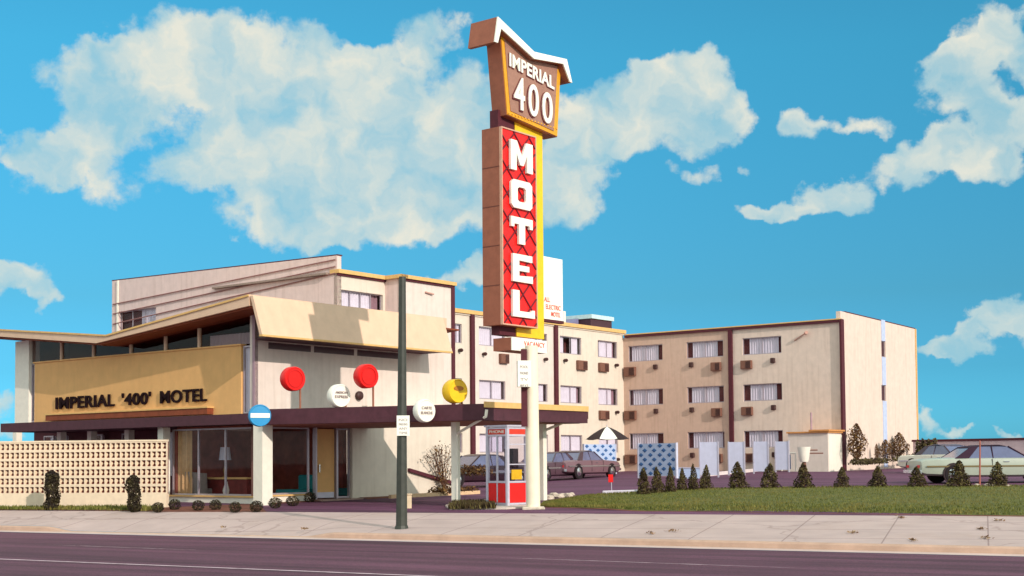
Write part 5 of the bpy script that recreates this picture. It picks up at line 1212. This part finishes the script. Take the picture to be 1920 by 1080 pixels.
# ================================================================= SCREENS, UMBRELLA, POOL THINGS
def pattern_screen(p0, p1, y_top, y_bot, Y0, Y1, label):
    a, b = atY(p0, y_bot, Y0), atY(p1, y_bot, Y1); f = Fac(a.xy, (b - a).xy); Wd = (b.xy - a.xy).length; z0 = a.z; z1 = f.z(p0, y_top)
    o = empty('patterned_screen', f.pt(Wd / 2, z0), label, 'screen', 'blue patterned pool screens')
    mb = MB(); f.box(mb, 0, Wd, z0, z1, -.08, 0); mb.build('panel', screen_blue, o)
    mb = MB(); nx, nz = 4, 7
    for j in range(nz):
        for i in range(nx):
            cx = Wd * (i + .32 + (.4 if j % 2 else 0)) / nx; cz = z0 + (z1 - z0) * (j + .5) / nz; hw_ = Wd / nx * .26; hh = (z1 - z0) / nz * .48
            if cx + hw_ > Wd: continue
            mb.add([f.pt(cx - hw_, cz, .005), f.pt(cx, cz - hh, .005), f.pt(cx + hw_, cz, .005), f.pt(cx, cz + hh, .005), f.pt(cx, cz, .022)], [(0, 1, 4), (1, 2, 4), (2, 3, 4), (3, 0, 4)])
    mb.build('relief_diamonds', screen_dkblue, o)
    mb = MB()
    for x in (0, Wd): mb = MB(); f.box(mb, x - .03, x + .03, z0 - .1, z1 + .02, -.1, .02); mb.build('post', mat('screen_frame', srgb(196, 196, 214), .6), o)
pattern_screen(1197, 1268, 832, 892, 58, 56.5, 'pale blue screen with staggered dark diamonds behind the tight conifer row')
pattern_screen(1096, 1155, 833, 886, 68, 69.5, 'blue diamond patterned screen behind the parked cars under the umbrella')
for i, (p0, p1, yt, yb, lb_) in enumerate(((1312, 1347, 829, 891, 'leftmost plain lilac pool panel, right of the tight conifer row'), (1366, 1396, 829, 887, 'second plain lilac pool panel from the left'), (1413, 1441, 828, 884, 'third plain lilac pool panel from the left'), (1454, 1479, 828, 881, 'rightmost plain lilac pool panel beside the annex'))):
    Y = 61 - i * .6; a, b = atY(p0, yb, Y), atY(p1, yb, Y - .35); f = Fac(a.xy, (b - a).xy); Wd = (b.xy - a.xy).length
    o = empty('privacy_panel', f.pt(Wd / 2, a.z), lb_, 'panel', 'plain lilac pool panels')
    mb = MB(); f.box(mb, 0.03, Wd - .03, a.z, f.z(p0, yt), -.05, 0); mb.build('sheet', lilac_panel, o)
    for q0_, q1_ in ((-.02, .03), (Wd - .03, Wd + .02)): mb = MB(); f.box(mb, q0_, q1_, a.z - .1, f.z(p0, yt) + .03, -.07, .02); mb.build('post', steel, o)
pl = [ground(1100, 897), ground(1200, 893), ground(1330, 893), ground(1455, 881), ground(1580, 884)]
mb = MB()
for i in range(1, len(pl) - 2): a, b = pl[i], pl[i + 1]; mb.prism([a - Vector((0, 0, .05)), b - Vector((0, 0, .05)), b + Vector((0, .45, -.05)), a + Vector((0, .45, -.05))], (0, 0, .22))
props(mb.build('pool_edging', mat('pool_kerb', srgb(222, 206, 204), .9, .1, 3)), 'pale raised edging running under the lilac panels', 'edging')
a = atY(1271, 893, 58.5); b = atY(1312, 893, 58.3); f = Fac(a.xy, (b - a).xy); Wd = (b.xy - a.xy).length
o = empty('low_barrier', f.pt(Wd / 2, a.z), 'low pale blue barrier between the patterned screen and the lilac panels', 'barrier')
mb = MB(); f.box(mb, 0.02, Wd, a.z - .1, f.z(1290, 878), -.05, 0); mb.build('sheet', screen_blue, o)
mb = MB(); f.box(mb, -.01, Wd + .03, f.z(1290, 878), f.z(1290, 876), -.08, .03); mb.build('rail', steel, o)
# umbrella
uY = 71; c = atY(1138, 800, uY); Ru = 43 * uY / F_PX; zrim = atY(1138, 823, uY).z
um = empty('patio_umbrella', (c.x, c.y, gz(c.x, c.y)), 'open black and white patio umbrella beyond the parked cars', 'umbrella')
mbk, mwh = MB(), MB(); n = 8
for i in range(n):
    g0_, g1_ = 2 * math.pi * i / n + .39, 2 * math.pi * (i + 1) / n + .39; tgt = mwh if i % 2 == 1 else mbk; k = 5; vs = []
    for r_i in range(k + 1):
        t = r_i / k; rr = Ru * t; zz = c.z - (c.z - zrim) * (t ** 1.35)
        for jj in range(4):
            g = g0_ + (g1_ - g0_) * jj / 3; sag = 1 - .06 * math.sin(math.pi * jj / 3) * t; vs.append((c.x + math.cos(g) * rr * sag, c.y + math.sin(g) * rr * sag, zz - .05 * math.sin(math.pi * jj / 3) * t))
    tgt.add(vs, [(r_i * 4 + jj, r_i * 4 + jj + 1, (r_i + 1) * 4 + jj + 1, (r_i + 1) * 4 + jj) for r_i in range(k) for jj in range(3)])
mbk.build('black_panels', black, um, smooth=True); mwh.build('white_panels', signwhite, um, smooth=True)
mb = MB(); mb.cyl((c.x, c.y, gz(c.x, c.y)), (c.x, c.y, c.z + .1), .025); mb.build('pole', steel, um)
# white bell bin on a post, and tubular frame
b = atY(1508, 884, 60); tz = atY(1508, 838, 60).z; mz = atY(1508, 866, 60).z
bb = empty('bell_bin', b, 'white bell shaped bin on a short dark post with a side arm', 'bin')
mb = MB(); h = tz - mz; mb.lathe([(.18, 0), (.22, h * .2), (.27, h * .75), (.30, h), (.24, h)], (b.x, b.y, mz), n=18); mb.build('bowl', white, bb, smooth=True)
mb = MB(); mb.cyl((b.x, b.y, b.z), (b.x, b.y, mz), .12, .08, 10); mb.build('post', acbrown, bb)
mb = MB(); zz = atY(1508, 850, 60).z; mb.cyl((b.x + .2, b.y, zz), (b.x + .85, b.y, zz), .03); mb.cyl((b.x + .2, b.y, zz + .14), (b.x + .6, b.y, zz + .14), .03); mb.build('side_arm', acbrown, bb)
a = atY(1466, 883, 60.5); wd_ = 26 * 60.5 / F_PX; ht = 33 * 60.5 / F_PX
fr2 = empty('tubular_frame', a + Vector((wd_ / 2, 0, 0)), 'white tubular steel frame with blue cloth hanging, left of the bell bin', 'rack')
mb = MB(); mb.cyl(a, a + Vector((0, 0, ht)), .03); mb.cyl(a + Vector((wd_, 0, 0)), a + Vector((wd_, 0, ht)), .03); mb.cyl(a + Vector((-.03, 0, ht)), a + Vector((wd_ + .03, 0, ht)), .03); mb.build('frame', white, fr2)
cf = Fac(a.xy, (1, 0)); mb = MB(); pleats(mb, cf, wd_ * .2, wd_ * .65, a.z + .08, a.z + ht - .06, 0, .03, .15); mb.build('cloth', screen_dkblue, fr2)

# ================================================================= CARS
def make_car(name, loc, heading, body_m, roof_m, label, length=5.3, width=1.9, group='cars parked around the motel', trim=None):
    """front of the car is +x before rotation"""
    o = empty(name, loc, label, 'car', group)
    rot = Matrix.Rotation(heading, 3, 'Z'); Lh, Wh = length / 2, width / 2
    T = lambda x, y, z: Vector(loc) + rot @ Vector((x, y, z * .95 if z > .4 else z))
    st_ = [(-1.0, .80, .40, .70), (-.985, .92, .33, .82), (-.93, .97, .28, .90), (-.62, 1.0, .24, .93), (-.35, 1.0, .22, .95), (.35, 1.0, .22, .95), (.45, 1.0, .22, .93), (.80, .98, .24, .88), (.95, .95, .28, .83), (.99, .90, .34, .76), (1.0, .80, .42, .68)]
    ring = lambda w_, lo, hi: [(-.86, lo), (-.97, lo + .07), (-1.0, lo + (hi - lo) * .45), (-.99, lo + (hi - lo) * .72), (-.96, hi - .05), (-.86, hi), (0, hi + .025), (.86, hi), (.96, hi - .05), (.99, lo + (hi - lo) * .72), (1.0, lo + (hi - lo) * .45), (.97, lo + .07), (.86, lo)]
    mb = MB(); vs = []; k = 13
    for x, w_, lo, hi in st_: vs += [T(x * Lh, y * w_ * Wh, z) for y, z in ring(w_, lo, hi)]
    fs = [(i * k + j, i * k + (j + 1) % k, (i + 1) * k + (j + 1) % k, (i + 1) * k + j) for i in range(len(st_) - 1) for j in range(k)] + [tuple(range(k)), tuple(range((len(st_) - 1) * k, len(st_) * k))[::-1]]
    mb.add(vs, fs); bd = mb.build('body', body_m, o, smooth=True)
    # greenhouse
    zb, zr_ = .93, 1.36
    gx = [(-.50, -.30), (.30, .10)]     # (belt x, roof x) rear and front as fraction of half length
    wb, wt = .90, .72
    B = [T(-.56 * Lh, -wb * Wh, zb), T(.34 * Lh, -wb * Wh, zb), T(.34 * Lh, wb * Wh, zb), T(-.56 * Lh, wb * Wh, zb)]
    Tt = [T(-.34 * Lh, -wt * Wh, zr_), T(.10 * Lh, -wt * Wh, zr_), T(.10 * Lh, wt * Wh, zr_), T(-.34 * Lh, wt * Wh, zr_)]
    mb = MB(); mb.hexa(B + Tt); mb.build('windows', car_glass, o)
    mb = MB(); vs = []
    rs_ = [(-.37, .70, 1.33), (-.34, .745, 1.365), (-.20, .76, 1.42), (0, .76, 1.425), (.08, .745, 1.385), (.115, .71, 1.345)]
    for x, w_, z in rs_: vs += [T(x * Lh, -w_ * Wh, z - .03), T(x * Lh, -w_ * .85 * Wh, z), T(x * Lh, w_ * .85 * Wh, z), T(x * Lh, w_ * Wh, z - .03), T(x * Lh, w_ * .9 * Wh, z - .06), T(x * Lh, -w_ * .9 * Wh, z - .06)]
    mb.add(vs, [(i * 6 + j, i * 6 + (j + 1) % 6, (i + 1) * 6 + (j + 1) % 6, (i + 1) * 6 + j) for i in range(5) for j in range(6)] + [tuple(range(6)), tuple(range(30, 36))[::-1]]); mb.build('roof', roof_m, o, smooth=True)
    for s_ in (-1, 1):
        for (xb, xt, r_) in ((-.10, -.10, .022), (.345, .105, .03)): mb = MB(); mb.cyl(T(xb * Lh, s_ * wb * Wh, zb - .02), T(xt * Lh, s_ * wt * 1.02 * Wh, zr_), r_, n=6); mb.build('pillar', roof_m, o)
        # rear quarter pillar as a broad plate
        y0, y1 = s_ * (wb + .012) * Wh, s_ * (wt + .012) * Wh
        mb = MB(); mb.prism([T(-.57 * Lh, y0, zb - .01), T(-.40 * Lh, y0, zb - .01), T(-.26 * Lh, y1, zr_), T(-.35 * Lh, y1, zr_)], rot @ Vector((0, -s_ * .05, 0))); mb.build('rear_pillar', roof_m, o)
    for xw in (-.60, .62):
        for s_ in (-1, 1):
            c = T(xw * Lh, s_ * (Wh - .10), .33); ax = rot @ Vector((0, s_, 0))
            m = MB(); m.lathe([(.20, -.1), (.31, -.1), (.335, -.06), (.335, .09), (.31, .125), (.20, .125)], c, ax, 20); wh = m.build('wheel', rubber, o, smooth=True)
            m = MB(); m.lathe([(.205, .0), (.2, .128), (.12, .136), (.05, .15)], c, ax, 16); m.build('hubcap', chrome, wh, smooth=True)
            m = MB(); m.lathe([(.375, .02), (.375, .108)], c + Vector((0, 0, .02)), ax, 20)
            m.build('wheel_arch', black, o)
    for s_, nm in ((1.0, 'bumper'), (-1.0, 'bumper')):
        m = MB(); m.hexa([T(s_ * (Lh - .03), -Wh * .96, .36), T(s_ * (Lh + .10), -Wh * .9, .36), T(s_ * (Lh + .10), Wh * .9, .36), T(s_ * (Lh - .03), Wh * .96, .36), T(s_ * (Lh - .03), -Wh * .96, .50), T(s_ * (Lh + .10), -Wh * .9, .50), T(s_ * (Lh + .10), Wh * .9, .50), T(s_ * (Lh - .03), Wh * .96, .50)]); m.build(nm, chrome, o)
    m = MB(); m.hexa([T(-Lh - .11, -.16, .38), T(-Lh - .10, -.16, .38), T(-Lh - .10, .16, .38), T(-Lh - .11, .16, .38), T(-Lh - .11, -.16, .48), T(-Lh - .10, -.16, .48), T(-Lh - .10, .16, .48), T(-Lh - .11, .16, .48)]); m.build('number_plate', signwhite, o)
    for s_ in (-1, 1):
        m = MB(); m.lathe([(.1, -.03), (.1, .05), (.07, .07)], T(Lh - .03, s_ * Wh * .66, .62), rot @ Vector((1, 0, 0)), 12); m.build('headlight', signwhite, o)
        m = MB(); m.hexa([T(-Lh - .012, s_ * Wh * .5, .58), T(-Lh + .05, s_ * Wh * .5, .58), T(-Lh + .05, s_ * Wh * .8, .58), T(-Lh - .012, s_ * Wh * .8, .58), T(-Lh - .012, s_ * Wh * .5, .68), T(-Lh + .05, s_ * Wh * .5, .68), T(-Lh + .05, s_ * Wh * .8, .68), T(-Lh - .012, s_ * Wh * .8, .68)]); m.build('taillight', redp, o)
        m = MB(); m.hexa([T(-.93 * Lh, s_ * Wh * 1.0, .60), T(.93 * Lh, s_ * Wh * 1.0, .60), T(.93 * Lh, s_ * Wh * 1.015, .60), T(-.93 * Lh, s_ * Wh * 1.015, .60), T(-.93 * Lh, s_ * Wh * 1.0, .66), T(.93 * Lh, s_ * Wh * 1.0, .66), T(.93 * Lh, s_ * Wh * 1.015, .66), T(-.93 * Lh, s_ * Wh * 1.015, .66)]); m.build('side_trim', trim or chrome, o)
        m = MB()
        for xs_ in (-.12, .30): m.hexa([T(xs_ * Lh - .008, s_ * Wh * .995, .34), T(xs_ * Lh + .008, s_ * Wh * .995, .34), T(xs_ * Lh + .008, s_ * Wh * 1.006, .34), T(xs_ * Lh - .008, s_ * Wh * 1.006, .34), T(xs_ * Lh - .008, s_ * Wh * .985, .90), T(xs_ * Lh + .008, s_ * Wh * .985, .90), T(xs_ * Lh + .008, s_ * Wh * 1.0, .90), T(xs_ * Lh - .008, s_ * Wh * 1.0, .90)])
        m.build('door_seam', black, o)
        m = MB(); m.cyl(T(.02 * Lh, s_ * Wh * 1.01, .80), T(.09 * Lh, s_ * Wh * 1.01, .80), .015, n=6); m.build('door_handle', chrome, o)
    return o
def paint(n, c): return mat(n, c, .28, .04, 4, spec=.5)
car_glass = mat('car_glass', srgb(92, 96, 128), .08, .15, 3, spec=.8)
big = atY(1862, 913, 48.5); big.z = gz(big.x, big.y)
make_car('parked_car', big, R(0), paint('silver_green_paint', srgb(160, 166, 152)), mat('dark_vinyl', srgb(54, 34, 50), .75, .1, 4, spec=.15), 'long silver green sedan with dark roof parked broadside behind the lawn', 5.7, 1.95, trim=mat('olive_trim', srgb(112, 96, 60), .5))
c2 = atY(1782, 868, 63); c2.z = gz(c2.x, c2.y) 
make_car('parked_car', c2, R(-60), paint('cream_paint', srgb(232, 224, 206)), paint('dark_roof', srgb(70, 46, 60)), 'cream car with dark roof parked beyond the long sedan', 5.0, 1.85)
c3 = atY(1024, 889, 64); c3.z = gz(c3.x, c3.y)
make_car('parked_car', c3, R(238), paint('mauve_paint', srgb(84, 58, 68)), paint('dark_roof3', srgb(70, 46, 60)), 'dark mauve parked sedan close behind the sign pole', 5.0, 1.9)
c4 = atY(1085, 892, 66); c4.z = gz(c4.x, c4.y)
make_car('parked_car', c4, R(56), paint('tan_paint', srgb(116, 84, 92)), paint('dark_roof2', srgb(70, 48, 58)), 'plum parked car with chrome trim in front of the diamond screen', 5.2, 1.9)
c5 = atY(893, 893, 56); c5.z = gz(c5.x, c5.y)
make_car('parked_car', c5, R(215), paint('maroon_black_paint', srgb(46, 22, 32)), paint('maroon_black_paint', srgb(46, 22, 32)), 'dark maroon coupe parked behind the white canopy post', 5.0, 1.85)

# small litter and weeds on the pavement
for i, (px, py, wpx) in enumerate(((1262, 997, 22), (1600, 1000, 16), (1222, 1001, 7), (1690, 972, 5), (1870, 977, 18), (1840, 993, 6), (418, 990, 6), (1710, 1014, 7), (1850, 1011, 8), (570, 993, 6))):
    p = ground(px, py); rnd = random.Random(i); n = 26; mb = MB(); lv = [(Vector((rnd.gauss(0, wpx * p.y / F_PX * .35), rnd.gauss(0, .12), abs(rnd.gauss(0, .015)))), Vector((0, 0, 1))) for _ in range(n)]
    leafy(mb, lv, .06, rnd, .6); me = bpy.data.meshes.new('weeds'); me.from_pydata(mb.v, [], mb.f); me.materials.append(leaf_weed); o = bpy.data.objects.new('weeds', me); COL.objects.link(o); o.location = p + Vector((0, 0, .02)); props(o, 'scraps of dry weed and leaf litter on the pavement', 'weeds', 'weeds on the pavement'); o['kind'] = 'stuff'
